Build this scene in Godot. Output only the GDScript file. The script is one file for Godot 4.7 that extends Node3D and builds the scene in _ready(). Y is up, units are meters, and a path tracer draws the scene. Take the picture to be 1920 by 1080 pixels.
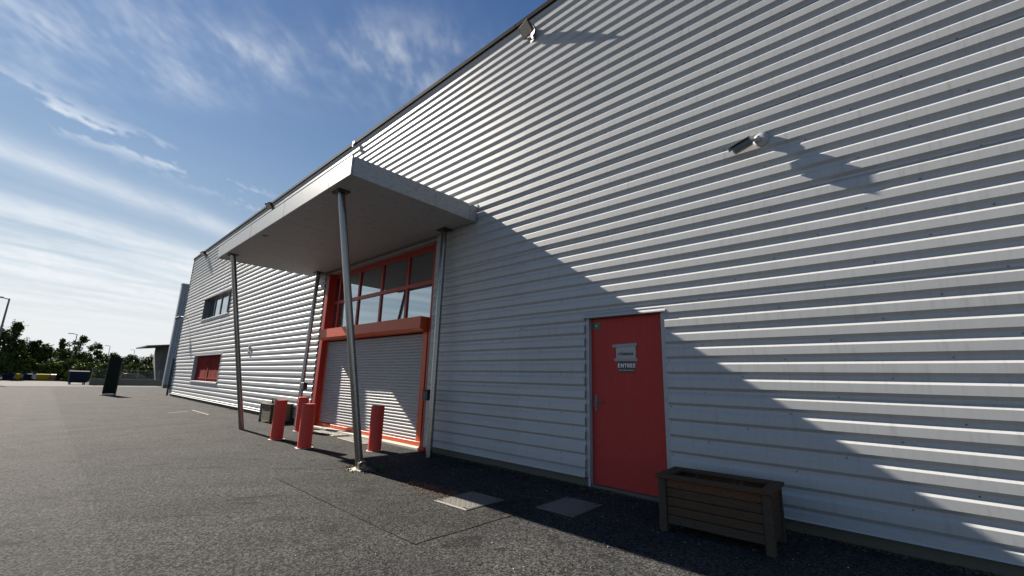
extends Node3D
# An industrial hall clad in ribbed steel with an entrance canopy, seen along its long wall.
# The wall is the plane z = 0 (crests of the ribs), x runs along it, +z is the forecourt.

const RIB := 0.188        # pitch of the cladding ribs
const RIB_DEPTH := 0.029
const RIB_PHASE := 1.388  # height of the lower edge of one crest
const EXPOSURE := 2.9        # the photograph is exposed for the sunlit forecourt under a dim deep blue sky
const SUN_DIR := Vector3(1.0, -0.7125, -0.151)   # the way the light travels

var names := {}
var M := {}
var rng := RandomNumberGenerator.new()

# ------------------------------------------------------------------ mesh helpers
class MB:
	var st := SurfaceTool.new()
	var tint := Color(1, 1, 1)
	var uvk := 1.0
	func _init() -> void:
		st.begin(Mesh.PRIMITIVE_TRIANGLES)
	func _uv(p: Vector3, n: Vector3) -> Vector2:
		var a := n.abs()
		if a.y > a.x and a.y > a.z: return Vector2(p.x, p.z) * uvk
		if a.x > a.z: return Vector2(p.z, p.y) * uvk
		return Vector2(p.x, p.y) * uvk
	func v(p: Vector3, n: Vector3, m: Vector3) -> void:
		st.set_normal(n)
		st.set_color(tint)
		st.set_uv(_uv(p, m))
		st.add_vertex(p)
	func tri(a: Vector3, b: Vector3, c: Vector3, out: Vector3) -> void:
		var n := (b - a).cross(c - a)
		if n.length_squared() < 1e-16: return
		n = n.normalized()
		if n.dot(out) < 0.0:
			n = -n
			var t := b; b = c; c = t
		v(a, n, n); v(c, n, n); v(b, n, n)
	func quad(a: Vector3, b: Vector3, c: Vector3, d: Vector3, out: Vector3) -> void:
		tri(a, b, c, out); tri(a, c, d, out)
	func box(lo: Vector3, hi: Vector3, c := 0.0, x := Transform3D()) -> void:
		var l := Vector3(minf(lo.x, hi.x), minf(lo.y, hi.y), minf(lo.z, hi.z))
		var h := Vector3(maxf(lo.x, hi.x), maxf(lo.y, hi.y), maxf(lo.z, hi.z))
		var m := (l + h) * 0.5
		var e := (h - l) * 0.5
		c = minf(c, minf(e.x, minf(e.y, e.z)) * 0.6)
		for ax in 3:
			var u := (ax + 1) % 3
			var w := (ax + 2) % 3
			for s in [-1.0, 1.0]:
				var p := []
				for k in [[-1, -1], [1, -1], [1, 1], [-1, 1]]:
					var q := Vector3()
					q[ax] = s * e[ax]; q[u] = k[0] * (e[u] - c); q[w] = k[1] * (e[w] - c)
					p.append(x * (m + q))
				var o := Vector3(); o[ax] = s
				quad(p[0], p[1], p[2], p[3], x.basis * o)
				if c > 0.0:
					for s2 in [-1.0, 1.0]:       # the edge between face ax and face u
						var g := []
						for k2 in [[0, -1], [0, 1], [1, 1], [1, -1]]:
							var q2 := Vector3()
							q2[ax] = s * (e[ax] - (c if k2[0] == 1 else 0.0))
							q2[u] = s2 * (e[u] - (0.0 if k2[0] == 1 else c))
							q2[w] = k2[1] * (e[w] - c)
							g.append(x * (m + q2))
						var o2 := Vector3(); o2[ax] = s; o2[u] = s2
						quad(g[0], g[1], g[2], g[3], x.basis * o2)
		if c > 0.0:
			for sx in [-1.0, 1.0]:
				for sy in [-1.0, 1.0]:
					for sz in [-1.0, 1.0]:
						var o3 := Vector3(sx, sy, sz)
						tri(x * (m + o3 * (e - Vector3(0, c, c))), x * (m + o3 * (e - Vector3(c, 0, c))), x * (m + o3 * (e - Vector3(c, c, 0))), x.basis * o3)
	func tube(a: Vector3, b: Vector3, ra: float, rb: float, seg := 16, caps := true) -> void:
		var d := (b - a).normalized()
		var u := d.cross(Vector3.UP if absf(d.y) < 0.9 else Vector3.RIGHT).normalized()
		var w := d.cross(u)
		for i in seg:
			var n0 := u * cos(TAU * i / seg) + w * sin(TAU * i / seg)
			var n1 := u * cos(TAU * (i + 1) / seg) + w * sin(TAU * (i + 1) / seg)
			var p := [a + n0 * ra, a + n1 * ra, b + n1 * rb, b + n0 * rb]
			var n := [n0, n1, n1, n0]
			var g: Vector3 = (p[1] - p[0]).cross(p[2] - p[0])
			var order := [0, 2, 1, 0, 3, 2] if g.dot(n0 + n1) > 0.0 else [0, 1, 2, 0, 2, 3]
			for k in order: v(p[k], n[k], n0 + n1)
			if caps:
				tri(a, p[0], p[1], -d); tri(b, p[3], p[2], d)
	func lathe(at: Vector3, prof: Array, seg := 20, axis := Vector3.UP) -> void:   # prof: [radius, along]
		var u := axis.cross(Vector3.UP if absf(axis.y) < 0.9 else Vector3.RIGHT).normalized()
		var w := axis.cross(u)
		for k in prof.size() - 1:
			var slope := Vector2(prof[k + 1][1] - prof[k][1], prof[k][0] - prof[k + 1][0])
			if slope.length() < 1e-9: continue
			slope = slope.normalized()
			for i in seg:
				var c0 := u * cos(TAU * i / seg) + w * sin(TAU * i / seg)
				var c1 := u * cos(TAU * (i + 1) / seg) + w * sin(TAU * (i + 1) / seg)
				var p := [at + c0 * prof[k][0] + axis * prof[k][1], at + c1 * prof[k][0] + axis * prof[k][1], at + c1 * prof[k + 1][0] + axis * prof[k + 1][1], at + c0 * prof[k + 1][0] + axis * prof[k + 1][1]]
				var n := [c0 * slope.x + axis * slope.y, c1 * slope.x + axis * slope.y, c1 * slope.x + axis * slope.y, c0 * slope.x + axis * slope.y]
				var g: Vector3 = (p[1] - p[0]).cross(p[2] - p[0])
				if g.length_squared() < 1e-16: g = (p[2] - p[0]).cross(p[3] - p[0])
				var order := [0, 2, 1, 0, 3, 2] if g.dot(n[0] + n[1]) > 0.0 else [0, 1, 2, 0, 2, 3]
				for q in order: v(p[q], n[q], n[0] + n[1])
	func sweep(path: Array, r: float, seg := 10) -> void:
		for i in path.size() - 1: tube(path[i], path[i + 1], r, r, seg, true)

func build(mb: MB, called: String, mat: Material, parent: Node = null) -> MeshInstance3D:
	var o := MeshInstance3D.new()
	o.mesh = mb.st.commit()
	o.material_override = mat
	o.name = called if parent else numbered(called)
	(parent if parent else self).add_child(o, true)
	return o

func boxed(called: String, mat: Material, parent: Node, lo: Vector3, hi: Vector3, c := 0.0, x := Transform3D()) -> MeshInstance3D:
	var mb := MB.new()
	mb.box(lo, hi, c, x)
	return build(mb, called, mat, parent)

func numbered(called: String) -> String:
	names[called] = names.get(called, -1) + 1
	return called if names[called] == 0 else "%s_%03d" % [called, names[called]]

func thing(called: String, label: String, category: String, at := Vector3.ZERO, turn := 0.0, group := "") -> Node3D:
	var o := Node3D.new()
	o.name = numbered(called)
	add_child(o)
	o.position = at
	o.rotation.y = turn
	tag(o, label, category, group)
	return o

func tag(o: Node, label: String, category: String, group := "") -> void:
	o.set_meta("label", label)
	o.set_meta("category", category)
	if group: o.set_meta("group", group)

func structure(o: Node, label := "") -> Node:
	o.set_meta("kind", "structure")
	if label: o.set_meta("label", label)
	return o

# ------------------------------------------------------------------ materials
func noise_tex(seed_: int, freq: float, ramp: Array, size := 512, type := FastNoiseLite.TYPE_SIMPLEX_SMOOTH, octaves := 4, normal := 0.0) -> NoiseTexture2D:
	var n := FastNoiseLite.new()
	n.seed = seed_
	n.frequency = freq
	n.noise_type = type
	n.fractal_octaves = octaves
	if type == FastNoiseLite.TYPE_CELLULAR:
		n.cellular_return_type = FastNoiseLite.RETURN_CELL_VALUE
	var t := NoiseTexture2D.new()
	t.width = size; t.height = size
	t.seamless = true
	t.noise = n
	t.generate_mipmaps = true
	if normal > 0.0:
		t.as_normal_map = true
		t.bump_strength = normal
	elif ramp:
		var g := Gradient.new()
		g.offsets = PackedFloat32Array(ramp[0])
		var cols := PackedColorArray()
		for c in ramp[1]: cols.append((c as Color).linear_to_srgb())
		g.colors = cols
		t.color_ramp = g
	return t

func grey(k: float) -> Color: return Color(k, k, k)

func mat(c: Color, rough := 0.6, metal := 0.0) -> StandardMaterial3D:
	var m := StandardMaterial3D.new()
	m.albedo_color = c.linear_to_srgb()
	m.roughness = rough
	m.metallic = metal
	return m

func tri_mat(c: Color, tex: Texture2D, scale_: Vector3, rough := 0.6, metal := 0.0) -> StandardMaterial3D:
	var m := mat(c, rough, metal)
	m.albedo_texture = tex
	m.uv1_triplanar = true
	m.uv1_world_triplanar = true
	m.uv1_scale = scale_
	return m

func make_materials() -> void:
	var dirt := noise_tex(3, 0.012, [[0.0, 0.45, 0.7, 1.0], [grey(0.86), grey(1.0), grey(0.97), grey(0.90)]])
	var fine := noise_tex(5, 0.05, [[0.0, 0.5, 1.0], [grey(0.82), grey(1.0), grey(0.9)]])
	# coil-coated steel: pale grey, a little metallic, dusty
	var streaks := noise_tex(9, 0.02, [[0.0, 0.3, 0.55, 0.8, 1.0], [Color(0.80, 0.79, 0.765), Color(0.955, 0.95, 0.945), grey(1.0), grey(0.98), Color(0.87, 0.86, 0.84)]], 512, FastNoiseLite.TYPE_SIMPLEX_SMOOTH, 5)
	var waves := noise_tex(8, 0.005, [], 512, FastNoiseLite.TYPE_SIMPLEX_SMOOTH, 2, 2.0)
	for k in 3:      # three batches of sheet, a shade apart
		var cl := tri_mat(Color(0.40, 0.41, 0.415) * [1.0, 0.965, 1.03][k], streaks, Vector3(1.1 + 0.2 * k, 0.16, 1.1), 0.46, 0.0)
		cl.normal_enabled = true
		cl.normal_texture = waves
		cl.normal_scale = 0.10
		M["clad_%d" % k] = cl
	M.trim = tri_mat(Color(0.37, 0.382, 0.388), dirt, Vector3(0.8, 0.8, 0.8), 0.5, 0.0)
	M.clad_blue = tri_mat(Color(0.20, 0.23, 0.265), dirt, Vector3(0.4, 0.4, 0.4), 0.5, 0.3)
	M.screw = mat(Color(0.16, 0.16, 0.17), 0.4, 0.7)
	M.coping = tri_mat(Color(0.022, 0.019, 0.017), fine, Vector3(1, 1, 1), 0.8, 0.0)
	M.coping.metallic_specular = 0.15
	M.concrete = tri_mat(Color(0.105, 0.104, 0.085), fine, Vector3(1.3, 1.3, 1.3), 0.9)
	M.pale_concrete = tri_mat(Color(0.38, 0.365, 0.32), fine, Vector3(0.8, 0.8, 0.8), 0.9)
	var red_wear := noise_tex(12, 0.02, [[0.0, 0.4, 0.62, 1.0], [Color(0.75, 0.72, 0.72), Color(1, 1, 1), Color(0.95, 0.93, 0.93), Color(0.8, 0.85, 0.85)]])
	M.door_red = tri_mat(Color(0.42, 0.040, 0.034), red_wear, Vector3(2.2, 0.35, 2.2), 0.55)
	M.door_red.metallic_specular = 0.35
	M.door_streak = mat(Color(0.30, 0.018, 0.013), 0.4)
	M.frame_red = tri_mat(Color(0.38, 0.027, 0.014), red_wear, Vector3(0.8, 0.4, 0.8), 0.42)
	M.frame_orange = tri_mat(Color(0.58, 0.085, 0.02), red_wear, Vector3(0.8, 0.8, 0.8), 0.45)
	M.bollard = tri_mat(Color(0.58, 0.072, 0.052), noise_tex(71, 0.035, [[0.0, 0.17, 0.21, 0.6, 0.84, 0.87, 1.0], [Color(0.35, 0.5, 0.5), Color(0.4, 0.55, 0.55), Color(0.92, 0.95, 0.95), grey(1.0), Color(0.95, 1, 1), Color(0.78, 1, 1), Color(0.7, 1, 1)]], 512, FastNoiseLite.TYPE_SIMPLEX_SMOOTH, 5), Vector3(2.2, 0.8, 2.2), 0.6)
	M.shutter_red = tri_mat(Color(0.20, 0.012, 0.010), red_wear, Vector3(0.8, 0.8, 0.8), 0.85)
	M.bollard.metallic_specular = 0.3
	M.shutter_red.metallic_specular = 0.2
	M.slat = tri_mat(Color(0.33, 0.335, 0.34), dirt, Vector3(0.7, 0.7, 0.7), 0.5, 0.0)
	M.steel = tri_mat(Color(0.30, 0.29, 0.275), noise_tex(21, 0.03, [[0.0, 0.5, 1.0], [grey(0.62), grey(1.0), grey(0.75)]]), Vector3(3.0, 0.5, 3.0), 0.26, 0.95)
	M.fascia = tri_mat(Color(0.37, 0.378, 0.38), noise_tex(22, 0.02, [[0.0, 0.5, 0.75, 1.0], [grey(0.74), grey(1.0), grey(0.96), grey(0.80)]]), Vector3(0.7, 1.5, 0.7), 0.42, 0.45)
	M.soffit = tri_mat(Color(0.36, 0.365, 0.365), noise_tex(23, 0.02, [[0.0, 0.35, 0.6, 1.0], [Color(0.72, 0.71, 0.69), Color(0.95, 0.95, 0.95), Color(1, 1, 1), Color(0.80, 0.79, 0.77)]]), Vector3(0.45, 0.45, 0.45), 0.6, 0.0)
	M.mirror_glass = mat(Color(0.34, 0.40, 0.435), 0.02, 1.0)
	M.lining = mat(Color(0.30, 0.30, 0.29), 0.9)
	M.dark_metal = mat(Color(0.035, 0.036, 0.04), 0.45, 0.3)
	M.black_plastic = mat(Color(0.02, 0.02, 0.022), 0.45)
	M.alu = mat(Color(0.42, 0.43, 0.44), 0.35, 0.6)
	M.grey_frame = mat(Color(0.13, 0.135, 0.14), 0.45, 0.3)
	M.white_plastic = mat(Color(0.36, 0.37, 0.38), 0.5)
	M.lamp_glass = mat(Color(0.52, 0.51, 0.48), 0.22, 0.85)
	M.paper = tri_mat(Color(0.40, 0.395, 0.385), noise_tex(31, 0.03, [[0.0, 0.35, 0.5, 1.0], [grey(0.45), grey(0.85), grey(1.0), grey(0.9)]], 256), Vector3(6, 6, 6), 0.7)
	M.tape = mat(Color(0.17, 0.20, 0.23), 0.35, 0.4)
	M.sign_black = mat(Color(0.015, 0.016, 0.017), 0.35)
	M.sign_white = mat(Color(0.75, 0.76, 0.76), 0.5)
	M.sign_green = mat(Color(0.008, 0.09, 0.05), 0.4)
	M.tread = tri_mat(Color(0.15, 0.148, 0.138), noise_tex(61, 0.03, [[0.0, 0.35, 0.55, 1.0], [Color(0.42, 0.30, 0.22), Color(0.85, 0.83, 0.80), Color(1, 1, 1), Color(0.7, 0.66, 0.62)]]), Vector3(1.6, 1.6, 1.6), 0.55, 0.3)
	# weathered softwood, grain along the board (long axis = x in the texture)
	var grain := noise_tex(41, 0.02, [[0.0, 0.3, 0.5, 0.7, 1.0], [Color(0.45, 0.42, 0.38), Color(0.8, 0.78, 0.75), Color(1, 1, 1), Color(0.75, 0.72, 0.68), Color(0.5, 0.46, 0.42)]], 512, FastNoiseLite.TYPE_SIMPLEX_SMOOTH, 5)
	M.wood_a = tri_mat(Color(0.115, 0.062, 0.036), grain, Vector3(0.9, 9, 9), 0.8)
	M.wood_b = tri_mat(Color(0.084, 0.059, 0.041), grain, Vector3(0.8, 8, 8), 0.8)
	M.wood_c = tri_mat(Color(0.070, 0.060, 0.047), grain, Vector3(0.9, 10, 10), 0.8)
	M.wood_post = tri_mat(Color(0.072, 0.060, 0.047), grain, Vector3(9, 0.9, 9), 0.8)
	M.wood_grey = tri_mat(Color(0.20, 0.175, 0.14), grain, Vector3(0.9, 9, 9), 0.85)
	for w in ["wood_a", "wood_b", "wood_c", "wood_post", "wood_grey"]: M[w].metallic_specular = 0.2
	M.soil = tri_mat(Color(0.045, 0.032, 0.022), fine, Vector3(5, 5, 5), 0.95)
	M.leaf = mat(Color(1, 1, 1), 0.6)
	M.leaf.vertex_color_use_as_albedo = true
	M.leaf.metallic_specular = 0.15
	M.leaf.cull_mode = BaseMaterial3D.CULL_DISABLED
	M.leaf.backlight_enabled = true
	M.leaf.backlight = Color(0.35, 0.38, 0.12)
	M.bark = mat(Color(0.06, 0.048, 0.038), 0.9)
	M.litter = mat(Color(1, 1, 1), 0.9)
	M.litter.vertex_color_use_as_albedo = true
	M.bin_navy = mat(Color(0.010, 0.016, 0.030), 0.8)
	M.bin_navy.metallic_specular = 0.2
	M.bin_yellow = mat(Color(0.30, 0.22, 0.012), 0.8)
	M.bin_yellow.metallic_specular = 0.2
	M.bin_brown = mat(Color(0.16, 0.11, 0.08), 0.5)
	M.white_paint = mat(Color(0.6, 0.61, 0.61), 0.25)
	M.dark_paint = mat(Color(0.04, 0.045, 0.05), 0.25, 0.4)
	M.tyre = mat(Color(0.02, 0.02, 0.02), 0.8)
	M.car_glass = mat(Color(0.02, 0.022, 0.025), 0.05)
	M.totem = mat(Color(0.008, 0.016, 0.014), 0.55)
	M.totem.metallic_specular = 0.25
	M.plaster = tri_mat(Color(0.11, 0.108, 0.103), fine, Vector3(0.3, 0.3, 0.3), 0.9)
	M.roof_sheet = mat(Color(0.09, 0.08, 0.075), 0.6)
	M.wire = mat(Color(0.10, 0.13, 0.12), 0.5, 0.3)
	# asphalt: stones and binder (uv in metres), coarse tone through uv2
	var stones := noise_tex(51, 0.13, [[0.0, 0.3, 0.5, 0.68, 0.84, 0.93, 1.0], [grey(0.07), grey(0.26), grey(0.46), grey(0.72), grey(1.0), grey(1.0), grey(1.0)]], 1024, FastNoiseLite.TYPE_CELLULAR, 2)
	var stone_n := noise_tex(51, 0.13, [], 1024, FastNoiseLite.TYPE_CELLULAR, 2, 3.0)
	var patch := asphalt_tone()
	for k in [["asphalt", Color(0.085, 0.0855, 0.087), 0.90, 0.18], ["asphalt_road", Color(0.081, 0.082, 0.085), 0.89, 0.195], ["asphalt_patch", Color(0.077, 0.0765, 0.0755), 0.9, 0.18]]:
		var a := mat(k[1], k[2])
		a.metallic_specular = k[3]
		a.albedo_texture = stones
		a.uv1_scale = Vector3(0.5, 0.5, 1)
		a.normal_enabled = true
		a.normal_texture = stone_n
		a.normal_scale = 1.3
		a.detail_enabled = true
		a.detail_blend_mode = BaseMaterial3D.BLEND_MODE_MUL
		a.detail_albedo = patch
		a.detail_uv_layer = BaseMaterial3D.DETAIL_UV_2
		a.uv2_scale = Vector3(0.0714, 0.0714, 1)
		M[k[0]] = a
	M.old_paint = mat(Color(0.20, 0.195, 0.185), 0.9)
	M.tar = mat(Color(0.027, 0.0265, 0.026), 0.9)
	M.tar.metallic_specular = 0.22
	M.pale_road = tri_mat(Color(0.10, 0.099, 0.097), fine, Vector3(0.3, 0.3, 0.3), 0.92)
	M.pale_road.metallic_specular = 0.2
	M.grass = tri_mat(Color(0.06, 0.08, 0.03), fine, Vector3(0.2, 0.2, 0.2), 0.95)

func asphalt_tone() -> ImageTexture:
	# broad tone of old asphalt: relaid areas, oil drips, hairline cracks (tile of 14 m)
	var N := 1024
	var img := Image.create_empty(N, N, false, Image.FORMAT_RGB8)
	var n := FastNoiseLite.new()
	n.seed = 53; n.frequency = 1.0; n.fractal_octaves = 5
	var m := FastNoiseLite.new()
	m.seed = 57; m.frequency = 1.0; m.fractal_octaves = 3
	for j in N:
		var b := TAU * j / N
		for i in N:
			var a := TAU * i / N
			var p := Vector3(cos(a) * 1.6, sin(a) * 1.6 + cos(b) * 0.9, sin(b) * 1.6)
			var t := n.get_noise_3dv(p * 1.3)
			var k := 0.86 + 0.30 * t
			var st := m.get_noise_3dv(p * 3.1 + Vector3(9, 4, 2))
			k -= 0.30 * smoothstep(0.34, 0.52, st)
			var cr := absf(m.get_noise_3dv(p * 1.7 + Vector3(20, 1, 7)))
			if cr < 0.0035 and t > 0.02: k *= 0.55
			k = clampf(k, 0.2, 1.0)
			var wm := 0.02 * t
			img.set_pixel(i, j, Color(clampf(k + wm, 0, 1), k, clampf(k - wm, 0, 1)).linear_to_srgb())
	img.generate_mipmaps()
	return ImageTexture.create_from_image(img)

# ------------------------------------------------------------------ sky
func sky_image() -> Image:
	var W := 3072
	var H := 1536
	var img := Image.create_empty(W, H, false, Image.FORMAT_RGBF)
	var broad := FastNoiseLite.new()
	broad.seed = 11; broad.frequency = 1.0; broad.fractal_octaves = 3
	var streak := FastNoiseLite.new()
	streak.seed = 7; streak.frequency = 1.0; streak.fractal_octaves = 5; streak.fractal_gain = 0.55
	var fibre := FastNoiseLite.new()
	fibre.seed = 29; fibre.frequency = 1.0; fibre.fractal_octaves = 3
	var puff := FastNoiseLite.new()
	puff.seed = 19; puff.frequency = 1.0; puff.fractal_octaves = 4
	var sun := -SUN_DIR.normalized()
	var stops := [[0.0, Vector3(0.68, 0.71, 0.71)], [4.0, Vector3(0.63, 0.69, 0.71)], [9.0, Vector3(0.36, 0.50, 0.62)], [16.0, Vector3(0.150, 0.290, 0.480)], [26.0, Vector3(0.095, 0.208, 0.405)], [38.0, Vector3(0.060, 0.142, 0.325)], [55.0, Vector3(0.038, 0.10, 0.275)], [90.0, Vector3(0.031, 0.085, 0.24)]]
	for j in H / 2:
		var th := PI * (j + 0.5) / H
		var y := cos(th)
		var r := sin(th)
		var el := 90.0 - rad_to_deg(th)
		var base: Vector3 = stops[-1][1]
		for k in stops.size() - 1:
			if el <= stops[k + 1][0]:
				base = (stops[k][1] as Vector3).lerp(stops[k + 1][1], (el - stops[k][0]) / (stops[k + 1][0] - stops[k][0]))
				break
		var inv := 1.0 / (y + 0.06)
		var low := clampf((24.0 - el) / 14.0, 0.0, 1.0)
		var up := clampf((el - 13.0) / 10.0, 0.0, 1.0)
		for i in W:
			var ph := TAU * (i + 0.5) / W
			var d := Vector3(sin(ph) * r, y, -cos(ph) * r)
			var p := Vector2(d.x, d.z) * inv
			var w := broad.get_noise_2d(p.x * 0.9, p.y * 0.9)
			var s := p.x * 0.93 - p.y * 0.36 + w * 0.06
			var a := -p.x * 0.36 - p.y * 0.93
			var q := p.x * 0.785 + p.y * 0.62 + w * 0.07
			var st := (streak.get_noise_2d(s * 4.2 + a * 1.9, a * 3.0) * 0.80 + fibre.get_noise_2d(s * 24.0 + a * 8.0, a * 11.0) * 0.32) * 0.5 + 0.5
			var dens := 0.0
			if up > 0.0:   # high cirrus in one broad band
				var aq := absf(q)
				var band := exp(-pow((aq - 1.14) / (0.14 if aq < 1.14 else 0.21), 2.0))
				var tail := puff.get_noise_2d(p.x * 3.2, p.y * 3.2) * 0.5 + 0.5
				dens += up * band * (clampf((st - 0.38) * 1.7, 0.0, 1.0) * 0.58 + 0.10) * clampf(1.8 * tail - 0.25, 0.0, 1.1)
				# small flecks between the bands
				var fleck := exp(-pow((absf(s) - 1.97) / 0.12, 2.0))
				dens += up * fleck * clampf((puff.get_noise_2d(s * 4.0, a * 2.2 + 3.0) + 0.35 * fibre.get_noise_2d(s * 22.0 + a * 9.0, a * 12.0) - 0.14) * 2.4, 0.0, 0.62)
			if low > 0.0 or el < 24.0:
				var asn := absf(s)
				dens += exp(-pow((asn - 2.45) / 0.14, 2.0)) * (0.22 + 0.4 * st)
				var lowst := streak.get_noise_2d(s * 2.6 + 31.0, a * 0.42) * 0.5 + 0.5
				dens += low * clampf((asn - 2.6) * 1.6, 0.0, 1.0) * clampf((lowst - 0.26) * 2.6, 0.0, 1.0) * (0.45 + 0.85 * st)
			dens = clampf(dens, 0.0, 0.92)
			var toward := maxf(0.0, d.dot(sun))
			var glow := 0.32 * pow(toward, 6.0)
			var c := base * (1.0 + glow) + Vector3(0.10, 0.105, 0.11) * glow
			var az := Vector3(d.x, 0, d.z).normalized().dot(Vector3(sun.x, 0, sun.z).normalized())
			c = c.lerp(Vector3(0.90, 0.90, 0.88), 0.8 * exp(-el / 13.0) * pow(maxf(0.0, az), 2.0))
			var white := Vector3(0.74, 0.77, 0.80) * (1.0 + 0.35 * pow(toward, 5.0))
			c = c.lerp(white, dens)
			c /= EXPOSURE
			img.set_pixel(i, j, Color(c.x, c.y, c.z))
	img.fill_rect(Rect2i(0, H / 2, W, H / 2), Color(0.04, 0.038, 0.035))
	return img

# ------------------------------------------------------------------ setting
func sheet(called: String, m: Material, poly: Array, y: float, parent: Node = null) -> MeshInstance3D:
	var st := SurfaceTool.new()
	st.begin(Mesh.PRIMITIVE_TRIANGLES)
	var pts := PackedVector2Array(poly)
	var idx := Geometry2D.triangulate_polygon(pts)
	for k in range(0, idx.size(), 3):
		var t := [pts[idx[k]], pts[idx[k + 1]], pts[idx[k + 2]]]
		var cr: float = (t[1] - t[0]).cross(t[2] - t[0])
		var order := [0, 1, 2] if cr > 0.0 else [0, 2, 1]
		for o in order:
			st.set_normal(Vector3.UP)
			st.set_uv(t[o]); st.set_uv2(t[o])
			st.set_tangent(Plane(1, 0, 0, 1))
			st.add_vertex(Vector3(t[o].x, y, t[o].y))
	var o2 := MeshInstance3D.new()
	o2.mesh = st.commit()
	o2.material_override = m
	o2.name = called if parent else numbered(called)
	(parent if parent else self).add_child(o2, true)
	return o2

func ground_y(x: float) -> float:
	return 0.0 if x > -56.0 else -0.7 * clampf((-56.0 - x) / 46.0, 0.0, 1.0)

func make_ground() -> void:
	# forecourt as one sheet that falls away gently beyond the yard and runs to the horizon
	var st := SurfaceTool.new()
	st.begin(Mesh.PRIMITIVE_TRIANGLES)
	var xs := [600.0, 60.0, 8.0, -56.0, -64.0, -72.0, -80.0, -88.0, -96.0, -102.0, -160.0, -900.0]
	for k in xs.size() - 1:
		var zs := [700.0, 60.0, 8.0, -8.0, -60.0, -700.0]
		for q in zs.size() - 1:
			var c := []
			for e in [[k, q], [k + 1, q], [k + 1, q + 1], [k, q + 1]]:
				c.append(Vector3(xs[e[0]], ground_y(xs[e[0]]), zs[e[1]]))
			for o in [0, 1, 2, 0, 2, 3]:
				st.set_normal(Vector3.UP)
				st.set_uv(Vector2(c[o].x, c[o].z)); st.set_uv2(Vector2(c[o].x, c[o].z))
				st.set_tangent(Plane(1, 0, 0, 1))
				st.add_vertex(c[o])
	var g := MeshInstance3D.new()
	g.mesh = st.commit()
	g.material_override = M.asphalt
	g.name = "ground"
	add_child(g)
	structure(g, "worn grey asphalt forecourt in front of the hall")
	# the driveway along the yard: another laying of asphalt, ragged edge on its seam
	var edge := []
	var n := FastNoiseLite.new()
	n.seed = 4; n.frequency = 0.4
	var x := -48.0
	while x < 8.0:
		edge.append(Vector2(x, 4.76 + 0.03 * n.get_noise_1d(x) + 0.012 * n.get_noise_1d(x * 9.0)))
		x += 0.18
	var poly := edge.duplicate()
	poly.append_array([Vector2(8.2, 60), Vector2(-48.2, 60)])
	structure(sheet("driveway", M.asphalt_road, poly, 0.004), "darker asphalt driveway along the yard")
	# relaid trench patch in front of the entrance
	var rect := [Vector2(-6.70, 2.94), Vector2(-3.38, 2.94), Vector2(-3.38, 1.66), Vector2(-3.42, 0.06), Vector2(-6.66, 0.06)]
	var pp := []
	for k in rect.size():
		var a: Vector2 = rect[k]
		var b: Vector2 = rect[(k + 1) % rect.size()]
		var steps := int(a.distance_to(b) / 0.12) + 1
		for q in steps:
			var w := a.lerp(b, float(q) / steps)
			pp.append(w + Vector2(n.get_noise_2d(w.x * 7.0, w.y * 7.0), n.get_noise_2d(w.x * 7.0 + 50.0, w.y * 7.0)) * 0.016)
	structure(sheet("pavement_patch", M.asphalt_patch, pp, 0.004), "relaid asphalt patch before the entrance canopy")
	# open seams of the layings: narrow ragged strips of dark binder
	var seams := [[edge, 0.0042], [pp.slice(0, 43), 0.0045]]
	for sm in seams:
		var line: Array = sm[0]
		var left := []
		var right := []
		for k in line.size():
			var a: Vector2 = line[maxi(0, k - 1)]
			var b: Vector2 = line[mini(line.size() - 1, k + 1)]
			var nn := (b - a).orthogonal().normalized()
			var wd: float = sm[1] * maxf(0.12, 0.45 + 1.1 * n.get_noise_1d(k * 1.3 + 9.0))
			left.append(line[k] + nn * wd)
			right.append(line[k] - nn * wd)
		right.reverse()
		structure(sheet("pavement_seam", M.tar, left + right, 0.008), "dark open seam in the asphalt")
	# scraps of an old painted marking
	for pm in [[Vector2(-19.1, 2.2), Vector2(-19.75, 1.5)], [Vector2(-20.3, 1.3), Vector2(-17.9, 1.3)]]:
		var aa: Vector2 = pm[0]
		var bb: Vector2 = pm[1]
		var lf := []
		var rg := []
		var nv := (bb - aa).orthogonal().normalized()
		for k in 21:
			var c := aa.lerp(bb, k / 20.0)
			lf.append(c + nv * (0.03 + 0.035 * absf(n.get_noise_1d(k * 3.1))))
			rg.append(c - nv * (0.01 + 0.03 * absf(n.get_noise_1d(k * 4.3 + 40))))
		rg.reverse()
		structure(sheet("old_marking", M.old_paint, lf + rg, 0.006), "worn scrap of an old painted line")
	# pale concrete lane beyond the yard
	var st2 := MB.new()
	var px := [-50.2, -56.0, -64.0, -72.0, -80.0, -88.0, -96.0, -102.0, -106.0]
	for k in px.size() - 1:
		var z0 := -2.3 if k == 0 else 2.3 - (k - 1) * 0.1
		var z1 := -2.3 if k == 0 else 2.3 - k * 0.1
		var y0 := ground_y(px[k]) + 0.008
		var y1 := ground_y(px[k + 1]) + 0.008
		st2.quad(Vector3(px[k], y0, 26), Vector3(px[k + 1], y1, 26), Vector3(px[k + 1], y1, z1), Vector3(px[k], y0, z0), Vector3.UP)
	structure(build(st2, "concrete_road", M.pale_road), "pale concrete lane beyond the yard")

# ------------------------------------------------------------------ the hall
func rib_z(y: float) -> float:
	var t := fposmod(y - RIB_PHASE, RIB)
	if t < 0.084: return 0.0
	if t < 0.118: return -RIB_DEPTH * (t - 0.084) / 0.034
	if t < 0.154: return -RIB_DEPTH
	return -RIB_DEPTH * (RIB - t) / 0.034

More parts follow.
